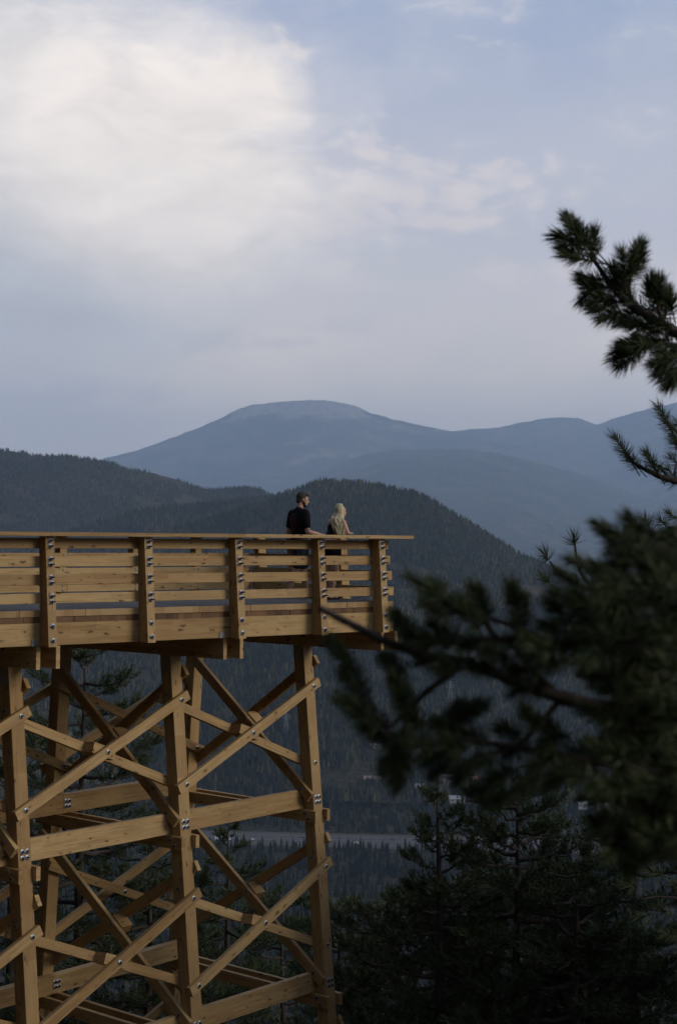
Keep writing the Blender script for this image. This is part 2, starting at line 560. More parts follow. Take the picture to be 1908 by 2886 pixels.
FAR_MAT = hill_mat('distant_forest', 24, (0.010, 0.018, 0.013), (0.050, 0.060, 0.036), (0.22, 0.20, 0.13), 0.9, rock=1800.0)
FAR2_MAT = hill_mat('distant_forest_right', 28, (0.010, 0.018, 0.013), (0.050, 0.060, 0.036), (0.20, 0.185, 0.12), 0.9)
MID_MAT = hill_mat('mid_forest', 16, (0.012, 0.019, 0.013), (0.050, 0.056, 0.032), (0.16, 0.14, 0.08), 0.5)
NEAR_MAT = hill_mat('near_forest_ground', 9, (0.022, 0.024, 0.016), (0.050, 0.044, 0.028), (0.090, 0.072, 0.042), 0.5)

PEAK = Ridge([(-40, 1085), (60, 1082), (150, 1075), (230, 1064), (290, 1050), (350, 1031), (430, 1001), (500, 973), (550, 947), (580, 936), (600, 935), (650, 929),
              (690, 927), (720, 924), (760, 927), (800, 933), (828, 941), (860, 956), (900, 967), (960, 981), (1000, 988), (1040, 998),
              (1100, 1010), (1200, 1030), (1300, 1055), (1400, 1085), (1568, 1130)], 24000, 13500, -250, 3, 820, 8, 1.0, 0.10)
RIGHTM = Ridge([(-40, 1090), (400, 1085), (700, 1060), (900, 1030), (1000, 1002), (1040, 998), (1100, 992), (1150, 989), (1200, 979), (1260, 969), (1300, 965), (1340, 968),
                (1370, 977), (1385, 982), (1420, 969), (1480, 951), (1530, 939), (1568, 931), (1640, 918)], 26500, 14500, -250, 9, 900, 8, 1.0, 0.11)
SPUR2 = Ridge([(-40, 1180), (500, 1175), (640, 1150), (760, 1085), (840, 1052), (912, 1040), (1000, 1038), (1090, 1040), (1150, 1048), (1232, 1066), (1324, 1092), (1405, 1118), (1521, 1165), (1600, 1190)],
              18500, 11500, -250, 14, 420, 8, 1.0, 0.09)
SPUR = Ridge([(-40, 1250), (500, 1200), (613, 1150), (700, 1122), (780, 1100), (850, 1080), (912, 1066), (1000, 1056), (1058, 1058), (1110, 1066), (1180, 1088), (1260, 1120), (1347, 1160), (1450, 1215), (1568, 1270)],
             17000, 9600, -260, 17, 380, 8, 1.0, 0.09)
LEFT = Ridge([(-60, 1036), (0, 1040), (30, 1040), (60, 1046), (90, 1054), (150, 1052), (200, 1060), (250, 1068), (280, 1078), (300, 1086), (350, 1089), (400, 1104), (440, 1121),
              (480, 1134), (500, 1132), (540, 1128), (600, 1129), (625, 1143), (680, 1160), (760, 1190), (900, 1240), (1100, 1300), (1568, 1400)], 4700, 2900, -230, 23, 95, 6, 1.0, 0.12,
            right=[(0.42, -0.06), (0.8, -0.05), (1.1, -0.06)])
FRONT = Ridge([(-60, 1262), (0, 1258), (80, 1246), (150, 1232), (220, 1208), (300, 1184), (360, 1172), (430, 1166), (520, 1158), (600, 1150), (660, 1146), (720, 1158), (800, 1190),
               (900, 1240), (1100, 1330), (1300, 1400), (1568, 1460)], 3600, 2300, -250, 31, 60, 6, 1.0, 0.11,
             right=[(0.42, -0.085), (0.8, -0.06), (1.1, -0.08)])
KNOB = Ridge([(-60, 1400), (200, 1300), (400, 1225), (520, 1185), (600, 1160), (650, 1143), (700, 1124), (740, 1111), (790, 1111), (850, 1115), (900, 1125), (960, 1135), (1000, 1153), (1030, 1173),
              (1060, 1193), (1090, 1208), (1120, 1228), (1160, 1253), (1200, 1275), (1260, 1303), (1320, 1330), (1400, 1365), (1480, 1390), (1568, 1410)], 2950, 1620, VALLEY + 6, 41, 60, 6, 0.95, 0.14,
             left=[(-0.42, -0.10), (-0.75, -0.06), (-1.1, -0.08)], right=[(0.42, -0.055), (0.75, -0.03), (1.1, -0.05)])
RIGHTM.build('mountain', FAR2_MAT)
PEAK.build('mountain', FAR_MAT)
SPUR2.build('mountain_spur', MID_MAT)
SPUR.build('mountain_spur', MID_MAT)
LEFT.build('forested_ridge', NEAR_MAT)
FRONT.build('forested_ridge', NEAR_MAT)
KNOB.build('forested_hill', NEAR_MAT)

# valley floor: a wide sheet under everything, out to the mountains
gx = np.linspace(-31000, 31000, 160); gy = np.concatenate([np.linspace(350, 2600, 70), np.linspace(2900, 37500, 40)])
GX, GY = np.meshgrid(gx, gy)
GZ = VALLEY + 0 * GX
idx = np.arange(GX.size).reshape(GX.shape)
F = np.stack([idx[:-1, :-1].ravel(), idx[:-1, 1:].ravel(), idx[1:, 1:].ravel(), idx[1:, :-1].ravel()], -1)
o = link('valley_floor', mesh('valley_floor', np.stack([GX, GY, GZ], -1).reshape(-1, 3), F, True), NEAR_MAT)
o['kind'] = 'structure'


# the hillside the camera and the tower stand on, falling to the valley in front and rising behind on the left
def hill_z(x, y):
    s_ = 0.35 * x + 0.94 * y
    z = -1.72 - 0.42 * s_
    z = z + np.where(s_ > 18, -0.03 * (s_ - 18) * 0, 0)
    z = z + 0.5 * fbm(x * 0.08, y * 0.08, 4, 77) * np.clip((np.hypot(x, y) - 3) / 10, 0, 1)
    z = z + 9 * fbm(x * 0.008, y * 0.008, 3, 78) * np.clip((np.hypot(x, y) - 30) / 150, 0, 1)
    return np.maximum(z, VALLEY - 8.0)


def axis_pts(lo, hi):
    u = np.linspace(-1, 1, 121)
    c = np.sign(u) * (0.02 * np.abs(u) + 0.98 * np.abs(u) ** 3.2)
    return np.where(c < 0, c * -lo, c * hi)


hx, hy = np.meshgrid(axis_pts(-900, 900), axis_pts(-420, 780))
hz = hill_z(hx, hy)
idx = np.arange(hx.size).reshape(hx.shape)
F = np.stack([idx[:-1, :-1].ravel(), idx[:-1, 1:].ravel(), idx[1:, 1:].ravel(), idx[1:, :-1].ravel()], -1)
o = link('hillside', mesh('hillside', np.stack([hx, hy, hz], -1).reshape(-1, 3), F, True), FLOOR)
o['kind'] = 'structure'

# ------------------------------------------------------------------ haze
hb = MB(); hb.box((0, 18400, 1352), (66000, 40000, 3296))
m, t = new_mat('haze')
vol = t.node('ShaderNodeVolumePrincipled', {'Color': (0.57, 0.75, 1.0), 'Density': 0.000052})
t.node('ShaderNodeOutputMaterial', {'Volume': vol.outputs[0]})
HAZE = hb.obj('haze', m)
HAZE['kind'] = 'stuff'

# ------------------------------------------------------------------ forest (far conifers)
m, t = new_mat('conifer_far')
rnd = t.node('ShaderNodeObjectInfo').outputs['Random']
pos = t.node('ShaderNodeNewGeometry').outputs['Position']
patch = t.noise(pos, 0.004, 4, 0.6)
f = t.m('ADD', t.m('MULTIPLY', rnd, 0.75), t.m('MULTIPLY', t.m('SUBTRACT', patch, 0.5), 0.9))
col = t.ramp(f, [(0.0, (0.006, 0.010, 0.008)), (0.42, (0.020, 0.028, 0.018)), (0.72, (0.066, 0.064, 0.033)), (0.88, (0.16, 0.13, 0.06)), (1.0, (0.22, 0.14, 0.08))])
finish(t, col, 0.9, spec=0.05)
CONIFER = m


def conifer_mesh(name, seed, tiers=4, sides=6, slim=0.17):
    r = random.Random(seed)
    b = MB()
    b.tube([(0, 0, -0.12), (0, 0, 0.25)], [0.018, 0.014], 4, False)
    for k in range(tiers):
        z0 = 0.08 + 0.78 * k / tiers; z1 = min(1.0, z0 + 0.42)
        rad = slim * (1 - 0.8 * k / tiers)
        ring = []
        for i in range(sides):
            a = 2 * math.pi * (i + 0.5 * (k % 2)) / sides + r.uniform(-.2, .2)
            q = rad * r.uniform(0.65, 1.25)
            ring.append((q * math.cos(a), q * math.sin(a), z0 + r.uniform(-.05, .03)))
        apex = (r.uniform(-.01, .01), r.uniform(-.01, .01), z1)
        b.add(ring + [apex], [(i, (i + 1) % sides, sides) for i in range(sides)])
    me = b.mesh(name)
    me.materials.append(CONIFER)
    return me


m, t = new_mat('conifer_painted_shade')  # the hill's shade on the valley, put into these trees' darker colour
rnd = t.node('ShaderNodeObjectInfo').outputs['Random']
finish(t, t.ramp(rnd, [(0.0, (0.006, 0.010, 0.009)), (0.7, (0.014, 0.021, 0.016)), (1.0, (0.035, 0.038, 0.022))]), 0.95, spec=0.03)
CONIFER_SHADE = m
protos = bpy.data.collections.new('conifer_shapes')
protos2 = bpy.data.collections.new('shaded_conifer_shapes')
CON_ME = [conifer_mesh('conifer', 3 + k, 4 + k % 2, 6, 0.15 + 0.03 * k) for k in range(4)]
for k, me in enumerate(CON_ME):
    protos.objects.link(bpy.data.objects.new('conifer_shape', me))
SHADE_ME = [conifer_mesh('spruce', 13 + k, 5 + k % 2, 6, 0.13 + 0.03 * k) for k in range(4)]  # valley conifers that take the colour with hill shade in it
for me in SHADE_ME:
    me.materials.clear(); me.materials.append(CONIFER_SHADE)
    protos2.objects.link(bpy.data.objects.new('shaded_conifer_shape', me))


def scatter_nodes(protos):
    g = bpy.data.node_groups.new('scatter_conifers', 'GeometryNodeTree')
    g.interface.new_socket('Geometry', in_out='INPUT', socket_type='NodeSocketGeometry')
    g.interface.new_socket('Geometry', in_out='OUTPUT', socket_type='NodeSocketGeometry')
    gi = g.nodes.new('NodeGroupInput'); go = g.nodes.new('NodeGroupOutput')
    ip = g.nodes.new('GeometryNodeInstanceOnPoints')
    ci = g.nodes.new('GeometryNodeCollectionInfo')
    ci.inputs['Collection'].default_value = protos
    ci.inputs['Separate Children'].default_value = True
    na = g.nodes.new('GeometryNodeInputNamedAttribute'); na.data_type = 'FLOAT'; na.inputs['Name'].default_value = 'size'
    nr = g.nodes.new('GeometryNodeInputNamedAttribute'); nr.data_type = 'FLOAT'; nr.inputs['Name'].default_value = 'turn'
    cx = g.nodes.new('ShaderNodeCombineXYZ')
    g.links.new(nr.outputs[0], cx.inputs[2])
    g.links.new(gi.outputs[0], ip.inputs['Points'])
    g.links.new(ci.outputs[0], ip.inputs['Instance'])
    ip.inputs['Pick Instance'].default_value = True
    e2r = g.nodes.new('FunctionNodeEulerToRotation')
    g.links.new(cx.outputs[0], e2r.inputs[0])
    g.links.new(e2r.outputs[0], ip.inputs['Rotation'])
    g.links.new(na.outputs[0], ip.inputs['Scale'])
    g.links.new(ip.outputs[0], go.inputs[0])
    return g


SCAT = scatter_nodes(protos); SCAT2 = scatter_nodes(protos2)


def forest(P, smin, smax, name='forest', nodes=None):
    me = bpy.data.meshes.new(name)
    me.vertices.add(len(P)); me.vertices.foreach_set('co', np.asarray(P, np.float32).ravel())
    a = me.attributes.new('size', 'FLOAT', 'POINT'); a.data.foreach_set('value', rng.uniform(smin, smax, len(P)).astype(np.float32))
    a = me.attributes.new('turn', 'FLOAT', 'POINT'); a.data.foreach_set('value', rng.uniform(0, 6.28, len(P)).astype(np.float32))
    o = link(name, me)
    md = o.modifiers.new('scatter', 'NODES'); md.node_group = nodes or SCAT
    o['kind'] = 'stuff'
    return o


def thin(P, scale, cut, seed):
    """open glades in the wood"""
    n = fbm(P[:, 0] / scale, P[:, 1] / scale, 4, seed)
    return P[n < cut]


FA = 0.30
forest(thin(KNOB.scatter(120000, -FA, FA, 0.0, 1.08, rng), 70, 0.37, 5), 4.0, 13.5)
forest(thin(FRONT.scatter(60000, -FA, FA * 0.6, 0.25, 1.06, rng), 90, 0.37, 6), 4.0, 14)
forest(thin(LEFT.scatter(70000, -FA, FA * 0.4, 0.35, 1.06, rng), 110, 0.37, 7), 5, 15)
forest(PEAK.scatter(40000, -FA, FA, 0.45, 1.02, rng), 13, 22)
forest(RIGHTM.scatter(40000, -FA, FA, 0.45, 1.02, rng), 15, 25)
forest(SPUR.scatter(50000, -FA, FA, 0.5, 1.03, rng), 9, 16)
forest(SPUR2.scatter(40000, -FA, FA, 0.5, 1.04, rng), 9, 17)

# ------------------------------------------------------------------ viewing platform
YR, YT = 0.870, 0.700                      # bearings of the deck edge and of the tower
ZV = Vector((0, 0, 1))


def frame(yaw):
    return Vector((math.sin(yaw), math.cos(yaw), 0)), Vector((-math.cos(yaw), math.sin(yaw), 0))


DX, DY = frame(YR)
TX, TY = frame(YT)


def D(x, y, z): return DX * x + DY * y + ZV * z
def T(x, y, z): return TX * x + TY * y + ZV * z


PLAT = empty('viewing_platform', T(16.14, 18.0, -10.6))
tag(PLAT, 'timber lookout platform with slatted railing on a braced trestle tower', 'lookout platform')


def timber_mesh(L, wd, h, ch=0.004):
    """prism along local x with slightly eased long edges"""
    y, z, c = wd / 2, h / 2, min(ch, wd / 5, h / 5)
    sec = [(-y + c, -z), (y - c, -z), (y, -z + c), (y, z - c), (y - c, z), (-y + c, z), (-y, z - c), (-y, -z + c)]
    v = [(sx * L / 2, a, b) for sx in (-1, 1) for a, b in sec]
    f = [(k, (k + 1) % 8, 8 + (k + 1) % 8, 8 + k) for k in range(8)]
    f = [tuple(q) for q in f] + [tuple(range(7, -1, -1)), tuple(range(8, 16))]
    return v, f


def timber(name, a, b, wd, h, mat=None, up=None, side=None, parent=None, label=None):
    """a timber from a to b; h is its size along `up`, wd its size across"""
    a = Vector(a); b = Vector(b)
    x = (b - a); L = x.length; x.normalize()
    if side is not None:
        y = Vector(side); y = (y - x * y.dot(x)).normalized(); z = x.cross(y)
    else:
        u = Vector(up or ZV); z = (u - x * u.dot(x)).normalized(); y = z.cross(x)
    v, f = timber_mesh(L, wd, h)
    M = Matrix(((x.x, y.x, z.x, 0), (x.y, y.y, z.y, 0), (x.z, y.z, z.z, 0), (0, 0, 0, 1)))
    M.translation = (a + b) / 2
    o = link(name, mesh(name, v, f), mat or WOOD, parent or PLAT, M)
    if label: o['label'] = label
    return o


def bolt_mesh(name, rod, rw=0.036, hexr=0.019):
    """ribbed washer, hexagon nut and threaded rod along +z"""
    b = MB(); n = 20
    v = []; f = []
    for r_, z_ in ((rw, 0.0), (rw, 0.004), (rw * 0.62, 0.010), (rw * 0.45, 0.012)):
        for i in range(n):
            a = 2 * math.pi * i / n
            zz = z_ + (0.004 if (i % 4 < 2 and 0.0 < z_ < 0.011) else 0.0)
            v.append((r_ * math.cos(a), r_ * math.sin(a), zz))
    for k in range(3):
        for i in range(n):
            j = (i + 1) % n
            f.append((k * n + i, k * n + j, (k + 1) * n + j, (k + 1) * n + i))
    f.append(tuple(3 * n + i for i in range(n)))
    b.add(v, f)
    b.tube([(0, 0, 0.010), (0, 0, 0.026)], [hexr, hexr], 6)
    b.tube([(0, 0, 0.024), (0, 0, 0.024 + rod)], [0.0105, 0.0105], 7)
    me = b.mesh(name)
    me.materials.append(STEEL); me.materials.append(DSTEEL)
    for p in me.polygons:
        if all(me.vertices[i].co.z > 0.0235 for i in p.vertices):
            p.material_index = 1
        elif all(math.hypot(me.vertices[i].co.x, me.vertices[i].co.y) < hexr + 0.001 for i in p.vertices): p.material_index = 1
    return me


BOLT_LONG = bolt_mesh('bolt', 0.075)
BOLT = bolt_mesh('bolt', 0.014, 0.038)
bb = MB(); bb.ell((0, 0, 0), (0.021, 0.021, 0.011), nu=10, nv=6)
HEAD = bb.mesh('bolt_head', True); HEAD.materials.append(ZINC)


def bolt(parent, p, n, me=BOLT, name='bolt', spin=None):
    z = Vector(n).normalized(); x = z.orthogonal().normalized(); y = z.cross(x)
    s = random.uniform(0, 1) if spin is None else spin
    x, y = x * math.cos(s) + y * math.sin(s), y * math.cos(s) - x * math.sin(s)
    M = Matrix(((x.x, y.x, z.x, 0), (x.y, y.y, z.y, 0), (x.z, y.z, z.z, 0), (0, 0, 0, 1)))
    M.translation = Vector(p)
    return link(name, me, None, parent, M)


# --- tower
BX = [7.11, 10.13, 13.153, 16.143, 19.145]
LEGW = 0.22
def fy(z): return 16.948 + 0.1 * z                       # outer face of the near legs
def by(z): return 19.31 - 0.072 * (z + 2.39)              # inner face of the far legs
FN = -(TY - ZV * 0.1).normalized()                        # outward normal of the near face
FS = (TY - ZV * 0.1).normalized()
BS = (TY + ZV * 0.072).normalized()
TIERS = [(-3.675, -2.425, -4.125, -4.43, -4.43, -4.62), (-6.597, -5.335, -7.055, -7.36, -7.375, -7.565), (-9.52, -8.26, -9.99, -10.29, -10.31, -10.5)]

for i, bx in enumerate(BX):
    zb = float(hill_z(*(T(bx, fy(-10), 0))[:2])) - 0.4
    zb = min(zb, -8.0)
    leg = timber('tower_leg', T(bx, fy(-1.46) + .11, -1.46), T(bx, fy(zb) + .11, zb), LEGW, LEGW, side=TX)
    fz = lambda z, d=0.0: T(bx, fy(z) - d, z)
    for z0, z1, bt, bb_, y0, y1 in TIERS[:2]:
        zc = (bt + bb_) / 2
        for sx in (-1, 1):
            for sz in (-1, 1):
                bolt(leg, fz(zc + 0.012 + sz * 0.041) + TX * sx * 0.04, FN)
        if i == 4:
            bolt(leg, fz(z0 + 0.005), FN)
        else:
            if i == 2 and z0 < -5: bolt(leg, fz(z1 - 0.01), FN)
    for z in (-2.35, -5.2, -8.0):
        if z > zb: bolt(leg, fz(z) + TY * 0.11 - TX * 0.11, -TX)
    pl = MB(); pl.box((0, 0, 0), (0.006, 0.14, 0.26))
    Mx = Matrix(((TX.x, TY.x, 0, 0), (TX.y, TY.y, 0, 0), (0, 0, 1, 0), (0, 0, 0, 1)))
    Mx.translation = T(bx - .113, fy(-1.87) + .11, -1.87)
    br = pl.obj('bracket', ZINC, PLAT, mw=Mx)
    zb2 = float(hill_z(*(T(bx, by(-10), 0))[:2])) - 0.4
    zb2 = min(zb2, -8.0)
    bleg = timber('tower_leg', T(bx, by(-1.46) + .11, -1.46), T(bx, by(zb2) + .11, zb2), LEGW, LEGW, side=TX)
    # cap beams, two to a bent, on either side of the leg heads
    def capy(x): # where the bent meets the near edge of the deck
        p = T(x, 0, 0); return (18.085 - p.dot(DY)) / TY.dot(DY)
    def capf(x):
        p = T(x, 0, 0); return (21.78 - p.dot(DY)) / TY.dot(DY)
    for sx in (-1, 1):
        x = bx + sx * (.11 + .036) + 0.01
        c = timber('cap_beam', T(x, capy(x), -1.603), T(x, capf(x), -1.603), 0.068, 0.305)
        for dy in (0.30, 0.55):
            bolt(c, T(x - .034, fy(-1.6) + dy - 0.3, -1.52 - (dy - .3) * 0.64), -TX)
    # twin tie beams and crossed braces in the plane of the bent
    for k, (z0, z1, bt, bb_, y0, y1) in enumerate(TIERS):
        zc = (y0 + y1) / 2
        for sx in (-1, 1):
            x = bx + sx * (.11 + .037)
            tb = timber('tie_beam', T(x, fy(zc) - 0.085, zc), T(x, by(zc) + .31, zc), 0.072, y0 - y1)
            if sx < 0:
                bolt(tb, T(x - .036, fy(zc) + 0.13, zc + 0.045), -TX); bolt(tb, T(x - .036, fy(zc) + 0.06, zc - 0.04), -TX)
        za, zt = [(-4.228, -1.93), (-7.162, -4.76), (-10.1, -7.6)][k]
        ya = fy(za) + 0.02
        A = timber('cross_brace', T(bx - .147, ya, za), T(bx - .147, by(zt) + .22, zt), 0.072, 0.172)
        bolt(A, T(bx - .183, ya + .17, za + .13), -TX)
        bolt(A, T(bx - .183, (ya + by(zt) + .1) / 2, (za + zt) / 2 + 0.02), -TX)
        zn, zf = [(-1.99, -4.10), (-4.88, -7.04), (-7.8, -9.95)][k]
        B = timber('cross_brace', T(bx + .147, fy(zn) - 0.055, zn), T(bx + .147, by(zf) + .30, zf), 0.072, 0.160)
        yc = (ya + by(zt) + .1) / 2
        timber('spacer_block', T(bx - .11, yc, (za + zt) / 2), T(bx + .11, yc, (za + zt) / 2), 0.26, 0.15, up=(TY * -.6 + ZV * .8))

for i in range(len(BX) - 1):
    xa, xb = BX[i], BX[i + 1]
    for k, (z0, z1, bt, bb_, y0, y1) in enumerate(TIERS):
        e = 0.17
        def ends(pa, pb):
            d = (pb - pa).normalized(); return pa - d * e, pb + d * e
        # near face: outer brace rising to the right, inner brace falling, tie between the legs
        o_ = 0.041
        pa, pb = T(xa, fy(z0) - o_, z0), T(xb, fy(z1) - o_, z1)
        q = ends(pa, pb)
        C = timber('cross_brace', q[0], q[1], 0.080, 0.150, side=FS)
        for p in (pa, pb, (pa + pb) / 2):
            bolt(C, p + FN * 0.041, FN)
        o_ = -.22 - .041
        pa, pb = T(xa, fy(z1) - o_, z1 - .03), T(xb, fy(z0) - o_, z0 - 0.005)
        q = ends(pa, pb)
        timber('cross_brace', q[0], q[1], 0.080, 0.138, side=FS)
        zm = (z0 + z1) / 2
        timber('spacer_block', T(xa + 1.30, fy(zm + .08) + .11, zm + .075), T(xb - 1.30, fy(zm - .08) + .11, zm - .075), 0.216, 0.155, side=FS)
        zc = (bt + bb_) / 2
        ha = 0.003
        timber('tie_beam', T(xa + ha, fy(zc) + .22 + .066, zc), T(xb - ha, fy(zc) + .22 + .066, zc), 0.13, bt - bb_, side=FS)
        # far face, mirrored: the tie and one brace on the inside, the other brace outside
        pa, pb = T(xa, by(z1) - .041, z1), T(xb, by(z0) - .041, z0)
        q = ends(pa, pb)
        Dm = timber('cross_brace', q[0], q[1], 0.080, 0.138, side=BS)
        for p in (pb, (pa + pb) / 2):
            bolt(Dm, p - BS * 0.041, -BS)
        pa, pb = T(xa, by(z0) + .261, z0), T(xb, by(z1) + .261, z1)
        q = ends(pa, pb)
        timber('cross_brace', q[0], q[1], 0.080, 0.150, side=BS)
        zc2 = zc - 0.01
        tb = timber('tie_beam', T(xa + ha, by(zc2) - .066, zc2), T(xb - ha, by(zc2) - .066, zc2), 0.13, bt - bb_, side=BS)
        if k < 2:
            for sx in (0, 1):
                for sz in (-1, 1):
                    bolt(tb, T(xa + 0.05 + sx * 0.07, by(zc2) - .134, zc2 + sz * 0.04), -BS)

# --- deck
NY, FYD, XE = 18.08, 21.80, 16.41          # near edge, far edge, end of the deck (deck frame)
X0 = 3.2
ZD = -0.977
tl = math.tan(math.radians(4.0)); te = math.tan(math.radians(5.5))
def nb(z): return NY - 0.004 + (z + 0.75) * tl      # near railing boards, outer face, leaning in
def fb(z): return FYD - 0.02 - (z + 0.75) * tl * 0.6
def eb(z): return XE - 0.02 - (z + 0.75) * te
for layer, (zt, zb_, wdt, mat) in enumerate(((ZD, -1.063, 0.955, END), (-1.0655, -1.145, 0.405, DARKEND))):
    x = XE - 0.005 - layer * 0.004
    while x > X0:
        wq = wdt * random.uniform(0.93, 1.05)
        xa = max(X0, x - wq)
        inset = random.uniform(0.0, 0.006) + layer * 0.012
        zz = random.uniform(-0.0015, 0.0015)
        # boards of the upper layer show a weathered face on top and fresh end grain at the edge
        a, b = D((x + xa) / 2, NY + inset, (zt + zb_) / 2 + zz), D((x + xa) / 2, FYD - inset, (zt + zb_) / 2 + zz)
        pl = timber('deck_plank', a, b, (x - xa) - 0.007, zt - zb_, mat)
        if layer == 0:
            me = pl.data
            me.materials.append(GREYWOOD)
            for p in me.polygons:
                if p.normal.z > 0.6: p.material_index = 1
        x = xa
# rim beams round the deck
RIMC = (-1.145 - 1.444) / 2; RIMH = 1.444 - 1.147
seg = [X0, 6.4, 10.35, 13.42, XE]
for a, b in zip(seg[:-1], seg[1:]):
    rb = timber('rim_beam', D(a + .002, NY + .05, RIMC), D(b - .002, NY + .05, RIMC), 0.09, RIMH)
    if b == XE:
        for dz in (-.06, .09):
            bolt(rb, D(XE - .19, NY + .005, RIMC + dz - 0.02), -DY)
    timber('rim_beam', D(a + .002, FYD - .05, RIMC), D(b - .002, FYD - .05, RIMC), 0.09, RIMH)
timber('rim_beam', D(XE - .047, NY + .097, RIMC), D(XE - .047, FYD - .097, RIMC), 0.09, RIMH)
for bx in BX[1:]:
    p = T(bx - .2, 0, 0); q = (18.075 - p.dot(DY)) / TY.dot(DY)
    P = T(bx - .2, q, -1.40)
    ab = MB(); ab.box((0, 0, 0), (.085, .006, .075)); ab.box((0, 0.02, -.0405), (.085, .05, .006))
    Mx = Matrix(((DX.x, DY.x, 0, 0), (DX.y, DY.y, 0, 0), (0, 0, 1, 0), (0, 0, 0, 1))); Mx.translation = P
    ab.obj('bracket', ZINC, PLAT, mw=Mx)

# --- near railing: posts outside, four boards inside, broad cap
PX = [4.02, 5.55, 7.08, 8.63, 10.184, 11.722, 13.270, 14.812, 16.045]
BOARDZ = [(-0.019, -0.1575), (-0.2600, -0.4010), (-0.5020, -0.6420), (-0.7520, -0.8870)]
PT, PB = 0.006, -1.447
pd_t, pd_b = 0.165, 0.185
NN = -(DY - ZV * tl).normalized()
for i, x in enumerate(PX):
    yf = lambda z: nb(z) - (pd_t + (pd_b - pd_t) * (0 - z) / 1.45)
    v = []
    for z in (PB, PT):
        f_, k_ = yf(z), nb(z) - 0.002 if z > -1 else NY - 0.002
        for xx in (-.063, .063):
            for yy in (f_, k_):
                v.append(D(x + xx, yy, z))
    c0 = D(x, NY - .09, -.72)
    xd, yd = ZV, DX                                        # grain runs up the post
    zd = xd.cross(yd)
    M = Matrix(((xd.x, yd.x, zd.x, 0), (xd.y, yd.y, zd.y, 0), (xd.z, yd.z, zd.z, 0), (0, 0, 0, 1))); M.translation = c0
    Mi = M.inverted()
    pm = MB(); pm.add([Mi @ p for p in v], [(0, 2, 3, 1), (4, 5, 7, 6), (0, 4, 6, 2), (1, 3, 7, 5), (0, 1, 5, 4), (2, 6, 7, 3)])
    post = pm.obj('railing_post', WOOD, PLAT, mw=M)
    for (zt, zb_) in BOARDZ:
        zc = (zt + zb_) / 2
        top = zt > -0.1
        for dz in ((.040, -.034) if top else (.038, -.036)):
            z = zc + dz - (0.004 if top else 0)
            bolt(post, D(x + 0.004, yf(z), z), NN - ZV * 0.02, BOLT_LONG)
    for z in (-1.177, -1.365):
        bolt(post, D(x + 0.003, yf(z), z), NN)
for bi, (zt, zb_) in enumerate(BOARDZ):
    zc = (zt + zb_) / 2
    ends_ = [X0] + PX[1::2] + [None]
    for a, b in zip(ends_[:-1], ends_[1:]):
        xb = eb(zc) - .012 if b is None else b
        timber('railing_board', D(a + .002, nb(zc) + .022, zc), D(xb - .002, nb(zc) + .022, zc), 0.044, zt - zb_, WOOD_B, side=(DY - ZV * tl))
capseg = [X0, 7.08, 13.33, 16.64]
for a, b in zip(capseg[:-1], capseg[1:]):
    timber('handrail', D(a + .0015, 18.02, .0345), D(b - .0015, 18.02, .0345), 0.30, 0.0525, WOOD_B)

# --- far railing, seen from inside, and the railing across the end
FPX_ = [4.0, 5.5, 7.0, 8.5, 9.80, 11.05, 12.62, 14.0, 15.26]
for x in FPX_:
    post = timber('railing_post', D(x, fb(-1.44) + .044 + .09, -1.44), D(x, fb(0) + .044 + .09, 0.006), 0.126, 0.165, side=DX)
    for (zt, zb_) in BOARDZ:
        for dz in (.04, -.035):
            bolt(post, D(x - .02, fb((zt + zb_) / 2) - .001, (zt + zb_) / 2 + dz), -DY, HEAD, 'bolt_head')
for bi, (zt, zb_) in enumerate(BOARDZ):
    zc = (zt + zb_) / 2
    ends_ = [X0] + FPX_[1 + bi % 2::2]
    if ends_[-1] < 15: ends_.append(None)
    else: ends_[-1] = None
    for a, b in zip(ends_[:-1], ends_[1:]):
        xb = eb(zc) - .012 if b is None else b + .06
        timber('railing_board', D((a + .06 if a > X0 else a) + .003, fb(zc) + .022, zc), D(xb - .003, fb(zc) + .022, zc), 0.044, zt - zb_, WOOD_B)
timber('handrail', D(X0, fb(0) + .08, .0345), D(16.0, fb(0) + .08, .0345), 0.30, 0.0525, WOOD_B)
EPY = [18.57, 19.45, 20.72, 21.66]
for y in EPY:
    post = timber('railing_post', D(eb(-1.44) + .046 + .085, y, -1.44), D(eb(0) + .046 + .085, y, 0.006), 0.165, 0.135, side=DX)
    for (zt, zb_) in BOARDZ:
        for dz in (.04, -.035):
            bolt(post, D(eb((zt + zb_) / 2) - .001, y, (zt + zb_) / 2 + dz), -DX, HEAD, 'bolt_head')
for (zt, zb_) in BOARDZ:
    zc = (zt + zb_) / 2
    timber('railing_board', D(eb(zc) + .022, nb(zc) + .048, zc), D(eb(zc) + .022, fb(zc) - .004, zc), 0.044, zt - zb_, WOOD_B)
timber('handrail', D(eb(0) - .07, 18.173, .0345), D(eb(0) - .07, 21.9, .0345), 0.36, 0.0525, WOOD_B)

# ------------------------------------------------------------------ people
def skin_mat(name, c):
    m, t = new_mat(name)
    oc = t.node('ShaderNodeTexCoord').outputs['Object']
    finish(t, t.mix(t.noise(oc, 9, 4), c, tuple(q * 0.8 for q in c)), 0.55, spec=0.3)
    return m


SKIN = skin_mat('skin', (0.50, 0.29, 0.205))
SKIN_T = skin_mat('skin_tanned', (0.56, 0.33, 0.235))


def cloth_mat(name, c, fold=14):
    m, t = new_mat(name)
    oc = t.node('ShaderNodeTexCoord').outputs['Object']
    n = t.noise(t.mapping(oc, scale=(1, 1, 0.5)), fold, 3, 0.5)
    finish(t, t.mix(t.noise(oc, 160, 2), c, tuple(q * 1.35 for q in c)), 0.9, n, 0.8, 0.02, spec=0.1)
    return m


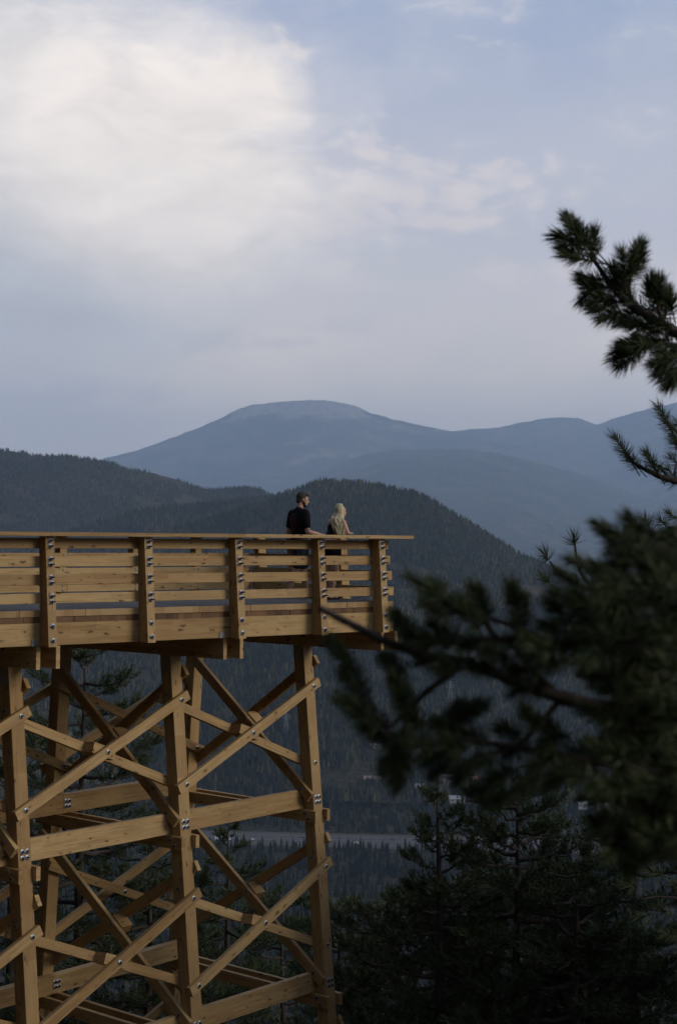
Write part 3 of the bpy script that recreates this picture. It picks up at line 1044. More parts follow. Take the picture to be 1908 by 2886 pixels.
BLACKC = cloth_mat('black_cotton', (0.010, 0.010, 0.012))
GREYC = cloth_mat('grey_shorts_cloth', (0.045, 0.05, 0.055))
SHOE = cloth_mat('shoe_fabric', (0.02, 0.018, 0.017))
m, t = new_mat('shirt_with_back_print')
oc = t.node('ShaderNodeTexCoord').outputs['Object']
ox, oy, oz = t.xyz(oc)
# a faded dark red printed panel on the back: ragged upright oval with mottled strokes
ex = t.m('DIVIDE', t.m('SUBTRACT', oy, -0.0), 0.115); ez = t.m('DIVIDE', t.m('SUBTRACT', oz, 1.27), 0.165)
dd = t.m('ADD', t.m('MULTIPLY', ex, ex), t.m('MULTIPLY', ez, ez))
st = t.noise(t.mapping(oc, scale=(1, 1, 0.6)), 42, 4, 0.7)
pr = t.m('MULTIPLY', t.m('LESS_THAN', t.m('ADD', dd, t.m('MULTIPLY', t.m('SUBTRACT', st, .5), .8)), 0.9), t.m('GREATER_THAN', st, 0.47))
pr = t.m('MULTIPLY', pr, t.m('LESS_THAN', ox, -0.02))
finish(t, t.mix(t.m('MULTIPLY', pr, 0.7), (0.010, 0.010, 0.012), (0.085, 0.022, 0.016)), 0.9, t.noise(oc, 13, 3), 0.8, 0.02, spec=0.1)
SHIRT = m
m, t = new_mat('dark_brown_hair')
oc = t.node('ShaderNodeTexCoord').outputs['Object']
hn = t.noise(t.mapping(oc, scale=(30, 30, 9)), 6, 3)
finish(t, t.mix(hn, (0.010, 0.008, 0.006), (0.035, 0.025, 0.018)), 0.6, hn, 1.0, 0.01)
HAIRD = m
m, t = new_mat('blonde_hair')
rr_ = t.node('ShaderNodeNewGeometry').outputs['Random Per Island']
finish(t, t.ramp(rr_, [(0.0, (0.10, 0.07, 0.035)), (0.25, (0.38, 0.30, 0.16)), (0.60, (0.68, 0.59, 0.39)), (1.0, (0.86, 0.79, 0.58))]), 0.45, spec=0.4)
BLONDE = m
m, t = new_mat('gold_metal')
finish(t, (0.75, 0.55, 0.22), 0.3, metal=1.0)
GOLD = m
m, t = new_mat('eye_dark')
finish(t, (0.02, 0.016, 0.014), 0.25)
EYE = m


def figure_part(name, mb, mat, parent, mw, voxel, smooth=4):
    o = mb.obj(name, mat, parent, True, mw)
    r = o.modifiers.new('merge', 'REMESH'); r.mode = 'VOXEL'; r.voxel_size = voxel; r.use_smooth_shade = True
    s_ = o.modifiers.new('soften', 'SMOOTH'); s_.factor = 0.5; s_.iterations = smooth
    return o


def place(x, y, z, yaw):
    """figure frame: +x is where the person faces, +y is their left, z up; deck coordinates for the spot"""
    fx = Vector((math.sin(yaw), math.cos(yaw), 0)); ly = Vector((-math.cos(yaw), math.sin(yaw), 0))
    M = Matrix(((fx.x, ly.x, 0, 0), (fx.y, ly.y, 0, 0), (0, 0, 1, 0), (0, 0, 0, 1)))
    M.translation = D(x, y, z)
    return M


def hand(b, wrist, d, palmn, side, size=1.0, curl=0.5):
    """palm, four unequal bent fingers and a thumb; d along the hand, palmn where the palm looks, side towards the thumb"""
    d = Vector(d).normalized(); n = Vector(palmn).normalized(); s = Vector(side).normalized()
    w0 = Vector(wrist)
    k = w0 + d * .085 * size
    b.cap(w0, .024 * size, w0 + d * .02, .025 * size)
    for q in (-1, -0.33, 0.33, 1):
        b.cap(w0 + s * q * .012 * size, .017 * size, k + s * q * .030 * size, .0125 * size)
    for q, L in ((1, .070), (0.33, .080), (-0.33, .074), (-1, .056)):
        p = k + s * q * .030 * size
        for j, (fr_, rad) in enumerate(((.45, .0098), (.32, .0090), (.23, .0080))):
            a = curl * (j + 0.6) * 0.55
            dd_ = (d * math.cos(a) + n * math.sin(a)).normalized()
            p2 = p + dd_ * L * fr_ * size
            b.cap(p, rad * size, p2, rad * 0.94 * size, 7); p = p2
    p = w0 + d * .025 * size + s * .026 * size
    for L, dv, rad in ((.040, d * .7 + s * .75, .0135), (.032, d * .9 + s * .35 + n * .2, .0115), (.026, d + n * .35, .0100)):
        p2 = p + dv.normalized() * L * size
        b.cap(p, rad * size, p2, rad * .93 * size, 7); p = p2


def head(b, c, R, hs=1.0, jaw=1.0):
    """skull, face, jaw, nose, lips, brow and ears in the head frame R"""
    def P(x, y, z): return Vector(c) + R @ Vector((x * hs, y * hs, z * hs))
    b.ell(c, (.098 * hs, .076 * hs, .105 * hs), R.to_4x4())
    b.ell(P(-.022, 0, .018), (.092 * hs, .078 * hs, .098 * hs), R.to_4x4())
    b.ell(P(.030, 0, -.040), (.066 * hs, .062 * hs, .080 * hs), R.to_4x4())
    b.ell(P(.050, 0, -.092), (.042 * hs * jaw, .043 * hs * jaw, .034 * hs), R.to_4x4())
    b.cap(P(.090, 0, .012), .010 * hs, P(.113, 0, -.032), .0125 * hs, 8)
    b.cap(P(.100, -.012, -.036), .009 * hs, P(.100, .012, -.036), .009 * hs, 8)
    b.cap(P(.090, -.020, -.064), .0085 * hs, P(.090, .020, -.064), .0085 * hs, 8)
    b.cap(P(.088, -.018, -.076), .0085 * hs, P(.088, .018, -.076), .0085 * hs, 8)
    b.cap(P(.084, -.040, .022), .011 * hs, P(.092, -.008, .018), .010 * hs, 8)
    b.cap(P(.084, .040, .022), .011 * hs, P(.092, .008, .018), .010 * hs, 8)
    for s in (-1, 1):
        b.ell(P(-.004, s * .080, -.012), (.022 * hs, .010 * hs, .034 * hs), R.to_4x4(), 10, 7)
    return P


def rotm(yaw=0, pitch=0, roll=0):
    return (Matrix.Rotation(yaw, 3, 'Z') @ Matrix.Rotation(pitch, 3, 'Y') @ Matrix.Rotation(roll, 3, 'X'))


# --- the man: standing upright, weight on both legs, right forearm reaching to the rail cap, looking down to his right
M1 = place(15.85, 19.78, ZD + 0.004, YR + 0.10) @ Matrix.Scale(0.975, 4)
b = MB()
S = 1.0
hip = {-1: Vector((0.0, -.095, .93)), 1: Vector((0.0, .095, .93))}
for s in (-1, 1):
    kn = Vector((.03 + .02 * s, s * .13, .50)); an = Vector((-.03 - .09 * s, s * .15, .085))
    b.cap(hip[s], .095, kn, .058); b.cap(kn, .056, kn * .45 + an * .55 + Vector((-.02, 0, .02)), .056); b.cap(kn * .5 + an * .5, .053, an, .037)
    b.cap(an + Vector((-.03, 0, -.045)), .036, an + Vector((.15, s * .02, -.06)), .026)
b.ell((0, 0, .97), (.115, .165, .13)); b.ell((.01, 0, 1.12), (.11, .155, .16)); b.ell((.0, 0, 1.30), (.125, .180, .17))
b.cap((-.01, -.15, 1.43), .062, (-.01, .15, 1.43), .062); b.ell((-.02, 0, 1.44), (.075, .13, .075))
hc1 = Vector((.055, -.01, 1.665)); HR1 = rotm(-0.35, 0.22, 0)
b.cap((-.015, 0, 1.46), .062, (.025, -.004, 1.60), .056)
head(b, hc1, HR1, 1.0, 1.08)
# right arm (towards the camera): elbow bent, forearm out over the rail cap
sh = Vector((-.01, -.205, 1.40)); el_ = Vector((.0, -.255, 1.115)); wr = Vector((.235, -.225, 1.075))
b.cap(sh, .058, el_, .044); b.cap(el_, .045, wr, .029); hand(b, wr + Vector((.01, 0, .0)), (1, .12, -.06), (0, 0, -1), (0, 1, 0), 1.0, 0.35)
# left arm: elbow back, hand on the cap further along
sh = Vector((-.01, .205, 1.41)); el_ = Vector((-.07, .235, 1.12)); wr = Vector((.10, .22, .97))
b.cap(sh, .058, el_, .044); b.cap(el_, .045, wr, .029); hand(b, wr + Vector((.01, 0, .0)), (1, -.1, -.05), (0, 0, -1), (0, -1, 0), 1.0, 0.35)
MAN = figure_part('person', b, SKIN, None, M1, 0.0075)
tag(MAN, 'man in black t-shirt and grey shorts standing at the far railing, looking down', 'person')
b = MB()
b.ell((0, 0, 1.02), (.145, .180, .14)); b.ell((.008, 0, 1.13), (.140, .180, .17)); b.ell((-.005, 0, 1.30), (.150, .198, .18))
b.cap((-.01, -.15, 1.430), .075, (-.01, .15, 1.430), .075); b.ell((-.022, 0, 1.455), (.085, .14, .068)); b.cap((-.015, 0, 1.46), .072, (-.008, 0, 1.492), .068)
for s, e in ((-1, Vector((.0, -.255, 1.115))), (1, Vector((-.07, .235, 1.12)))):
    s0 = Vector((-.01, s * .20, 1.415)); b.cap(s0, .080, s0 + (e - s0) * .66, .068)
figure_part('t_shirt', b, SHIRT, MAN, M1, 0.009, 5)
b = MB()
b.ell((0, 0, .955), (.135, .178, .11))
for s in (-1, 1):
    kn = Vector((.03 + .02 * s, s * .13, .50)); b.cap(hip[s], .112, hip[s] + (kn - hip[s]) * .86, .092)
figure_part('shorts', b, GREYC, MAN, M1, 0.010, 4)
b = MB()
def HP(x, y, z, c=hc1, R=HR1): return Vector(c) + R @ Vector((x, y, z))
b.ell(HP(-.030, 0, .036), (.094, .087, .094), HR1.to_4x4(), 18, 12); b.ell(HP(.030, 0, .082), (.064, .068, .040), HR1.to_4x4()); b.ell(HP(-.062, 0, -.030), (.050, .070, .062), HR1.to_4x4())
b.ell(HP(.070, -.004, .086), (.026, .046, .020), HR1.to_4x4()); b.cap(HP(.014, -.079, .02), .012, HP(.016, -.076, -.03), .008); b.cap(HP(.014, .079, .02), .012, HP(.016, .076, -.03), .008)
figure_part('hair', b, HAIRD, MAN, M1, 0.007, 2)
b = MB()
b.ell(HP(.052, 0, -.100), (.047, .051, .036), HR1.to_4x4()); b.cap(HP(.020, -.066, -.055), .020, HP(.050, -.044, -.098), .020); b.cap(HP(.020, .066, -.055), .020, HP(.050, .044, -.098), .020)
b.cap(HP(.094, -.020, -.054), .0075, HP(.094, .020, -.054), .0075, 8)
figure_part('beard', b, HAIRD, MAN, M1, 0.006, 1)
for s in (-1, 1):
    b = MB(); b.ell(HP(.090, s * .031, .000), (.006, .011, .006), HR1.to_4x4(), 8, 6); b.obj('eye', EYE, MAN, True, M1)
b = MB()
ring = [(wq[0], wq[1], wq[2]) for wq in [Vector((.222, -.226, 1.077)) + Vector((.12, .0, 0)) * 0 + (Vector((0, 1, 0)) * math.cos(q) + Vector((.28, 0, 1)).normalized() * math.sin(q)) * .034 for q in np.linspace(0, 2 * math.pi, 15)]]
b.tube(ring, .005, 6, False)
b.obj('bracelet', GOLD, MAN, True, M1)
for s in (-1, 1):
    an = Vector((-.03 - .09 * s, s * .15, .085)); b = MB()
    b.cap(an + Vector((-.035, 0, -.040)), .043, an + Vector((.04, s * .005, -.050)), .040); b.cap(an + Vector((.04, s * .005, -.053)), .036, an + Vector((.17, s * .02, -.060)), .028)
    figure_part('shoe', b, SHOE, MAN, M1, 0.008, 2)

# --- the woman: leaning forward with her elbows on the rail cap, long blonde hair down her back
M2 = place(15.90, 18.99, ZD + 0.004, YR + 0.06) @ Matrix.Scale(0.965, 4)
b = MB()
wh = {-1: Vector((-.02, -.085, .86)), 1: Vector((-.02, .085, .86))}
wk = {-1: Vector((.03, -.06, .46)), 1: Vector((-.02, .10, .46))}
wa = {-1: Vector((-.05, -.03, .075)), 1: Vector((.06, .09, .075))}
for s in (-1, 1):
    b.cap(wh[s], .098, wk[s], .055); b.cap(wk[s], .052, wk[s] * .5 + wa[s] * .5 + Vector((-.02, 0, .03)), .050); b.cap(wk[s] * .5 + wa[s] * .5, .046, wa[s], .032)
    b.cap(wa[s] + Vector((-.03, 0, -.042)), .031, wa[s] + Vector((.13, 0, -.052)), .022)
b.ell((-.03, 0, .91), (.120, .172, .115)); b.ell((.01, 0, 1.05), (.095, .132, .13)); b.ell((.050, 0, 1.20), (.100, .142, .13), rotm(0, .28).to_4x4())
b.cap((.080, -.125, 1.290), .050, (.080, .125, 1.290), .050)
hc2 = Vector((.150, -.012, 1.475)); HR2 = rotm(-0.12, 0.05, 0)
b.cap((.080, 0, 1.31), .050, (.125, -.01, 1.41), .044)
head(b, hc2, HR2, .95, .85)
for s in (-1, 1):
    sh = Vector((.095, s * .168, 1.285)); el_ = Vector((.165, s * .200, 1.112)); wr = Vector((.30, s * .02, 1.108))
    b.cap(sh, .046, el_, .036); b.cap(el_, .036, wr, .025); hand(b, wr, (.2, -s * 1.0, .02), (0, 0, -1), (1, 0, .2), .88, 0.35)
WOMAN = figure_part('person', b, SKIN_T, None, M2, 0.0075)
tag(WOMAN, 'woman with long wavy blonde hair leaning her elbows on the far railing', 'person')
b = MB()
b.ell((.012, 0, 1.07), (.106, .144, .135)); b.ell((.048, 0, 1.185), (.110, .153, .115), rotm(0, .28).to_4x4())
for s in (-1, 1): b.cap((.0, s * .085, 1.25), .020, (.075, s * .09, 1.338), .016)
figure_part('tank_top', b, BLACKC, WOMAN, M2, 0.009, 4)
b = MB()
b.ell((-.03, 0, .895), (.136, .188, .105))
for s in (-1, 1): b.cap(wh[s], .116, wh[s] + (wk[s] - wh[s]) * .36, .108)
figure_part('shorts', b, BLACKC, WOMAN, M2, 0.010, 3)
b = MB()
def HQ(x, y, z): return hc2 + HR2 @ Vector((x, y, z))
for s in (-1, 1):
    b = MB(); b.ell(HQ(.085, s * .029, .000), (.006, .010, .006), HR2.to_4x4(), 8, 6); b.obj('eye', EYE, WOMAN, True, M2)
b = MB()
hr = random.Random(5)
b.ell(HQ(-.024, 0, .028), (.088, .080, .084), HR2.to_4x4(), 18, 12)
for k in range(520):
    u = hr.uniform(-1, 1); a0 = u * 1.75 + math.pi                  # round the back of the head, ear to ear
    st = HQ(-.015 + .085 * math.cos(a0) * .75, .070 * math.sin(a0) * .9, .060 + .045 * hr.uniform(-1, 1))
    top = HQ(.015 * hr.uniform(-1, 1), .012 * hr.uniform(-1, 1), .118)
    side = math.sin(a0); back = -math.cos(a0)
    dep = hr.uniform(0, 1)
    L = hr.uniform(.86, 1.08)
    ph = hr.uniform(0, 6.28); ph2 = hr.uniform(0, 6.28); amp = hr.uniform(.008, .026)
    zc = 1.475
    mid = Vector((hc2.x - .030 - .062 * max(back, -.2) - .02 * dep, hc2.y + .100 * side * 1.0, zc - .06))
    low1 = Vector((.048 - .048 * side - .088 * max(back, 0) - .010 * dep, -.080 + .080 * side, zc - .17))
    low2 = Vector((.035 - .030 * side - .055 * max(back, 0) - .02 * dep, -.168 + .030 * side + hr.uniform(-.02, .02), zc - .20 - .22 * L))
    low2 += Vector((.015, -.015 * hr.random(), 0))
    if side > .45:                                                   # locks on the far side end on the shoulder
        low2 = low1 + Vector((-.01, .02, -.06 * L))
    pts = [top, st, mid, low1, low2]
    P_ = []
    for i in range(len(pts) - 1):
        p0 = pts[max(i - 1, 0)]; p1 = pts[i]; p2 = pts[i + 1]; p3 = pts[min(i + 2, len(pts) - 1)]
        for tt in np.linspace(0, 1, 6, endpoint=(i == len(pts) - 2)):
            q = .5 * ((2 * p1) + (-p0 + p2) * tt + (2 * p0 - 5 * p1 + 4 * p2 - p3) * tt * tt + (-p0 + 3 * p1 - 3 * p2 + p3) * tt ** 3)
            P_.append(q)
    n = len(P_)
    for i, q in enumerate(P_):
        f_ = i / (n - 1); wv = amp * max(0, f_ - .35) * 2.2
        P_[i] = q + Vector((wv * math.sin(f_ * 15 + ph), wv * 1.2 * math.sin(f_ * 13 + ph2), 0))
    rad = [(.0062 if i < n * .7 else .0062 * (1 - (i / n - .7) / .34)) for i in range(n)]
    b.tube(P_, rad, 4, False)
b.obj('hair', BLONDE, WOMAN, True, M2)
for s in (-1, 1):
    b = MB(); b.cap(wa[s] + Vector((-.035, 0, -.060)), .034, wa[s] + Vector((.14, 0, -.062)), .026)
    b.cap(wa[s] + Vector((.07, -.03, -.04)), .012, wa[s] + Vector((.07, .03, -.04)), .012)
    figure_part('sandal', b, SHOE, WOMAN, M2, 0.008, 2)

# ------------------------------------------------------------------ valley: highway, houses, pylons, vehicles, trees
def ground_hit(px, py, ridge=None):
    """where the line through this point of the photograph meets the valley floor or the hill behind it"""
    d = pix_ray(px, py)
    tt = (VALLEY) / d.z
    p = d * tt
    if ridge is None:
        return p
    for r in np.arange(1350, 3000, 4.0):
        a = math.atan2(d.x, d.y)
        hz_ = r * d.z / math.hypot(d.x, d.y)
        R, zc = ridge.crest(np.array([a]))
        q = (r - ridge.fr) / (R[0] - ridge.fr)
        if 0 < q < 1:
            P = ridge.point(np.array([a]), np.array([q]))[0]
            if P[2] >= hz_:
                return Vector(P)
        elif q <= 0 and hz_ <= VALLEY:
            return Vector((r * math.sin(a), r * math.cos(a), VALLEY))
    return p


m, t = new_mat('asphalt')
pos = t.node('ShaderNodeNewGeometry').outputs['Position']
finish(t, t.mix(t.noise(pos, 0.2, 4), (0.030, 0.030, 0.031), (0.045, 0.044, 0.045)), 0.85)
ASPH = m
m, t = new_mat('road_paint')
finish(t, (0.62, 0.62, 0.60), 0.7)
PAINT = m
m, t = new_mat('gravel_verge')
pos = t.node('ShaderNodeNewGeometry').outputs['Position']
finish(t, t.mix(t.noise(pos, 0.09, 5), (0.035, 0.030, 0.024), (0.085, 0.07, 0.054)), 0.95)
VERGE = m

RA, RB = ground_hit(740, 2366), ground_hit(1240, 2378)
rdir = (RB - RA); rdir.z = 0; rdir.normalize(); rperp = Vector((-rdir.y, rdir.x, 0))
rc = (RA + RB) / 2


def strip(name, off, width, z, mat, dash=None, L=1700, parent=None):
    b = MB(); n = 60
    if dash:
        k = -L / 2
        while k < L / 2:
            c = rc + rdir * k + rperp * off
            q = [c - rperp * width / 2, c + rdir * dash - rperp * width / 2, c + rdir * dash + rperp * width / 2, c + rperp * width / 2]
            b.add([(p.x, p.y, VALLEY + z) for p in q], [(0, 1, 2, 3)]); k += dash * 3
    else:
        c0 = rc - rdir * L / 2 + rperp * off; c1 = rc + rdir * L / 2 + rperp * off
        q = [c0 - rperp * width / 2, c1 - rperp * width / 2, c1 + rperp * width / 2, c0 + rperp * width / 2]
        b.add([(p.x, p.y, VALLEY + z) for p in q], [(0, 1, 2, 3)])
    o = b.obj(name, mat)
    o['kind'] = 'structure'
    return o


strip('road_verge', 0, 66, 0.30, VERGE)
strip('highway', -11, 16, 0.36, ASPH)
strip('highway', 11, 16, 0.36, ASPH)
for off in (-18.2, -3.8, 3.8, 18.2): strip('road_line', off, 0.3, 0.40, PAINT)
for off in (-11, 11): strip('lane_marking', off, 0.25, 0.40, PAINT, 5)

m, t = new_mat('vehicle_paint')
oi = t.node('ShaderNodeObjectInfo')
finish(t, oi.outputs['Color'], 0.35, spec=0.5)
VPAINT = m
m, t = new_mat('dark_glass'); finish(t, (0.02, 0.024, 0.03), 0.08, spec=0.6); DGLASS = m
m, t = new_mat('tyre_rubber'); finish(t, (0.02, 0.02, 0.02), 0.8); TYRE = m


def vehicle(kind, along, off, color, label, heading=1):
    c = rc + rdir * along + rperp * off
    E_ = empty(kind, (c.x, c.y, VALLEY + 0.37))
    x = rdir * heading; y = ZV.cross(x)
    M = Matrix(((x.x, y.x, 0, 0), (x.y, y.y, 0, 0), (0, 0, 1, 0), (0, 0, 0, 1))); M.translation = E_.matrix_basis.translation
    tag(E_, label, 'truck' if 'truck' in kind else 'car', 'vehicles on the valley highway')
    if 'truck' in kind:
        b = MB(); b.box((-2.0, 0, 2.45), (11.5, 2.5, 2.9)); o = b.obj('cargo_box', VPAINT, E_, mw=M); o.color = (*color, 1)
        b = MB(); b.box((5.4, 0, 1.9), (2.2, 2.4, 2.5)); b.box((6.9, 0, 1.35), (0.9, 2.3, 1.3)); o = b.obj('cab', VPAINT, E_, mw=M); o.color = (*color, 1)
        b = MB(); b.box((6.52, 0, 2.4), (0.06, 2.1, 0.9)); b.obj('windscreen', DGLASS, E_, mw=M)
        wheels = (-6.5, -5.2, 3.6, 6.4); wr_ = .52; hw = 1.1
    else:
        v = [(-2.2, .55), (-2.2, 1.0), (-1.7, 1.08), (-1.2, 1.55), (.5, 1.58), (1.25, 1.08), (2.15, .95), (2.25, .5)]
        b = MB(); n = len(v)
        b.add([(p, s * .88, q) for s in (-1, 1) for p, q in v], [tuple(range(n)), tuple(range(2 * n - 1, n - 1, -1))] + [(k, n + k, n + (k + 1) % n, (k + 1) % n) for k in range(n)])
        o = b.obj('body', VPAINT, E_, mw=M); o.color = (*color, 1)
        b = MB(); b.box((-.35, 0, 1.33), (1.5, 1.79, .30)); b.obj('side_glass', DGLASS, E_, mw=M)
        wheels = (-1.4, 1.4); wr_ = .33; hw = .84
    for wx in wheels:
        for s in (-1, 1):
            b = MB(); b.tube([(wx, s * hw - .12, wr_), (wx, s * hw + .12, wr_)], [wr_, wr_], 10); b.obj('wheel', TYRE, E_, mw=M)


vehicle('box_truck', -118, -13, (0.75, 0.76, 0.78), 'white box truck on the highway seen through the tower bracing')
vehicle('car', -92, -8.5, (0.68, 0.69, 0.70), 'white car following close behind the box truck', 1)
vehicle('car', -46, 8.5, (0.06, 0.07, 0.09), 'dark car on the upper carriageway just left of the tower corner post', -1)
vehicle('car', 38, 9.0, (0.03, 0.04, 0.06), 'black car on the highway in the open stretch right of the tower', -1)
vehicle('pickup_car', 84, -8.5, (0.05, 0.07, 0.12), 'dark blue car on the lower carriageway right of the tower', 1)
vehicle('box_truck', 122, 12.5, (0.78, 0.79, 0.80), 'white box truck on the highway beside the dark pine', -1)
vehicle('car', 6, -13, (0.72, 0.72, 0.73), 'white car beside the tower corner post', 1)

# houses on the lower slope
m, t = new_mat('house_wall'); oi = t.node('ShaderNodeObjectInfo'); finish(t, oi.outputs['Color'], 0.8); HWALL = m
m, t = new_mat('metal_roof'); oi = t.node('ShaderNodeObjectInfo'); finish(t, oi.outputs['Color'], 0.45); HROOF = m


def house(px, py, L, Wd, H, wall, roof, label, turn=0.0, flat=False):
    p = ground_hit(px, py, KNOB)
    E_ = empty('house', (p.x, p.y, p.z - 0.4))
    tag(E_, label, 'house', 'houses on the slope above the highway')
    M = Matrix.Rotation(turn, 4, 'Z'); M.translation = E_.matrix_basis.translation
    b = MB(); b.box((0, 0, H / 2 - 1), (L, Wd, H + 2))
    if not flat:
        h2 = Wd * .28
        b.add([(-L / 2, -Wd / 2, H), (-L / 2, Wd / 2, H), (-L / 2, 0, H + h2), (L / 2, -Wd / 2, H), (L / 2, Wd / 2, H), (L / 2, 0, H + h2)], [(0, 2, 1), (3, 4, 5)])
    o = b.obj('wall', HWALL, E_, mw=M); o.color = (*wall, 1)
    b = MB()
    if flat:
        b.box((0, 0, H + .2), (L + 1.2, Wd + 1.2, .4))
    else:
        e = .6; h2 = Wd * .28
        k = h2 / (Wd / 2) * e
        for s in (-1, 1):
            b.add([(-L / 2 - e, s * (Wd / 2 + e), H - k), (L / 2 + e, s * (Wd / 2 + e), H - k), (L / 2 + e, 0, H + h2 + .02), (-L / 2 - e, 0, H + h2 + .02),
                   (-L / 2 - e, s * (Wd / 2 + e), H - k + .25), (L / 2 + e, s * (Wd / 2 + e), H - k + .25), (L / 2 + e, 0, H + h2 + .27), (-L / 2 - e, 0, H + h2 + .27)],
                  [(0, 1, 2, 3), (4, 5, 6, 7), (0, 1, 5, 4), (3, 2, 6, 7), (0, 3, 7, 4), (1, 2, 6, 5)])
    o = b.obj('roof', HROOF, E_, mw=M); o.color = (*roof, 1)
    n = max(2, int(L / 5))
    for k in range(n):
        b = MB(); b.box((-L / 2 + (k + .5) * L / n, -Wd / 2 - .03, H * .55), (1.5, .08, 1.4)); b.obj('window', DGLASS, E_, mw=M)
    b = MB(); b.box((L * .07, -Wd / 2 - .04, .95), (1.0, .1, 2.0)); b.obj('door', HWALL, E_, mw=M).color = (.08, .05, .04, 1)


house(1057, 2108, 17, 8, 3.6, (.30, .27, .23), (.30, .31, .32), 'long house with a pale metal roof standing alone, highest among the trees', .02, True)
house(1260, 2196, 17, 9, 3.6, (.26, .22, .18), (.30, .31, .32), 'white roofed house just left of the pine crown, uppermost there', -.03, True)
house(1262, 2212, 9, 7, 3.2, (.30, .29, .28), (.24, .245, .26), 'small pale house just below the uppermost white roof', .1)
house(1288, 2262, 16, 9, 4, (.24, .23, .21), (.30, .31, .32), 'pale house below the curved dirt road beside the pine', .05)
house(1186, 2226, 12, 8, 3.4, (.25, .17, .13), (.25, .22, .22), 'dim brown house at the left end of the row', -.1)
house(1052, 2205, 20, 8, 3.4, (.20, .14, .11), (.22, .16, .14), 'long dark reddish house left of the others, below the lone pale roof', .0)
house(1335, 2203, 9, 7, 3.4, (.40, .13, .07), (.38, .12, .06), 'small orange house against the edge of the pine crown', .1)
house(1762, 2335, 15, 9, 4, (.45, .25, .16), (.52, .17, .07), 'house with an orange roof seen through the pine branches on the right', .12)
house(1700, 2290, 13, 8, 4, (.26, .26, .25), (.34, .35, .36), 'grey roofed house left of the orange roof among the branches', -.1)
house(1640, 2282, 9, 7, 4, (.32, .32, .32), (.36, .37, .38), 'small pale house farthest left in the gap of the pine branches', .2)

# dirt road and cut bank
b = MB()
pts = [ground_hit(x, y, KNOB) for x, y in ((1148, 2222), (1190, 2230), (1225, 2236), (1265, 2238), (1300, 2234), (1330, 2230))]
for p, q in zip(pts[:-1], pts[1:]):
    n_ = Vector((-(q - p).y, (q - p).x, 0)).normalized() * 4.0
    b.add([p - n_ + ZV * .6, q - n_ + ZV * .6, q + n_ + ZV * 1.6, p + n_ + ZV * 1.6], [(0, 1, 2, 3)])
o = b.obj('dirt_road', VERGE); o['kind'] = 'structure'


def pylon(px, py, H, label):
    p = ground_hit(px, py, KNOB)
    E_ = empty('transmission_tower', (p.x, p.y, p.z))
    tag(E_, label, 'pylon', 'pylons on the forested slope')
    M = Matrix.Translation(p)
    def wq(z): return 3.2 * (1 - z / H) ** 0.9 * .9 + .45
    legs = MB(); br = MB()
    lv = [H * q for q in (0, .18, .34, .48, .60, .70, .79, .87, .94, 1)]
    for sx in (-1, 1):
        for sy in (-1, 1):
            legs.tube([(sx * wq(z), sy * wq(z), z) for z in lv], .20, 4)
    for z0, z1 in zip(lv[:-1], lv[1:]):
        a, c = wq(z0), wq(z1)
        for s in (-1, 1):
            br.tube([(-a, s * a, z0), (c, s * c, z1)], .11, 3); br.tube([(a, s * a, z0), (-c, s * c, z1)], .11, 3)
            br.tube([(s * a, -a, z0), (s * c, c, z1)], .11, 3); br.tube([(s * a, a, z0), (s * c, -c, z1)], .11, 3)
    legs.obj('lattice_legs', ZINC, E_, mw=M); br.obj('lattice_bracing', ZINC, E_, mw=M)
    for z, w_ in ((H * .70, 4.6), (H * .81, 5.4), (H * .92, 4.0)):
        b = MB()
        for s in (-1, 1):
            b.tube([(s * .4, .4, z), (s * w_, 0, z + .3)], .16, 4); b.tube([(s * .4, -.4, z), (s * w_, 0, z + .3)], .16, 4); b.tube([(0, 0, z + 1.6), (s * w_, 0, z + .3)], .12, 4)
            b.tube([(s * w_, 0, z + .3), (s * w_, 0, z - 1.6)], .12, 4)
        b.obj('cross_arm', ZINC, E_, mw=M)


pylon(806, 2068, 24, 'steel pylon seen through the tower bracing')
pylon(1085, 1957, 24, 'steel pylon behind the blurred pine twigs, left of the bare knoll')
pylon(1269, 1982, 28, 'steel pylon standing above the bare knoll')

# single trees of the valley wood that can be told apart, in front of and behind the highway
CR = random.Random(3)
ncon = 0
PV = []
while ncon < 260:
    px = CR.uniform(-40, 1950); py = CR.uniform(2395, 2760)
    p = ground_hit(px, py)
    if CR.random() > 0.4 + .6 * (py - 2395) / 360: continue
    p.z -= 1.0
    ncon += 1
    o = link('conifer', SHADE_ME[CR.randrange(4)])
    h_ = CR.uniform(10, 17)
    o.matrix_basis = Matrix.Translation(p) @ Matrix.Rotation(CR.uniform(0, 6.28), 4, 'Z') @ Matrix.Diagonal((h_, h_, h_, 1))
    tag(o, 'conifer with hill shade in its colour, in the dense wood on the near side of the highway', 'conifer', 'conifers in the wood below the highway')
n = 14000
P = np.stack([rng.uniform(-480, 480, n), rng.uniform(780, 1760, n), np.full(n, VALLEY - 1.0)], -1)
rel = np.array([(Vector(q) - rc).dot(rperp) for q in P])
P = P[(np.abs(rel) > 38)]
forest(thin(P, 60, 0.6, 8), 7, 15, nodes=SCAT2)
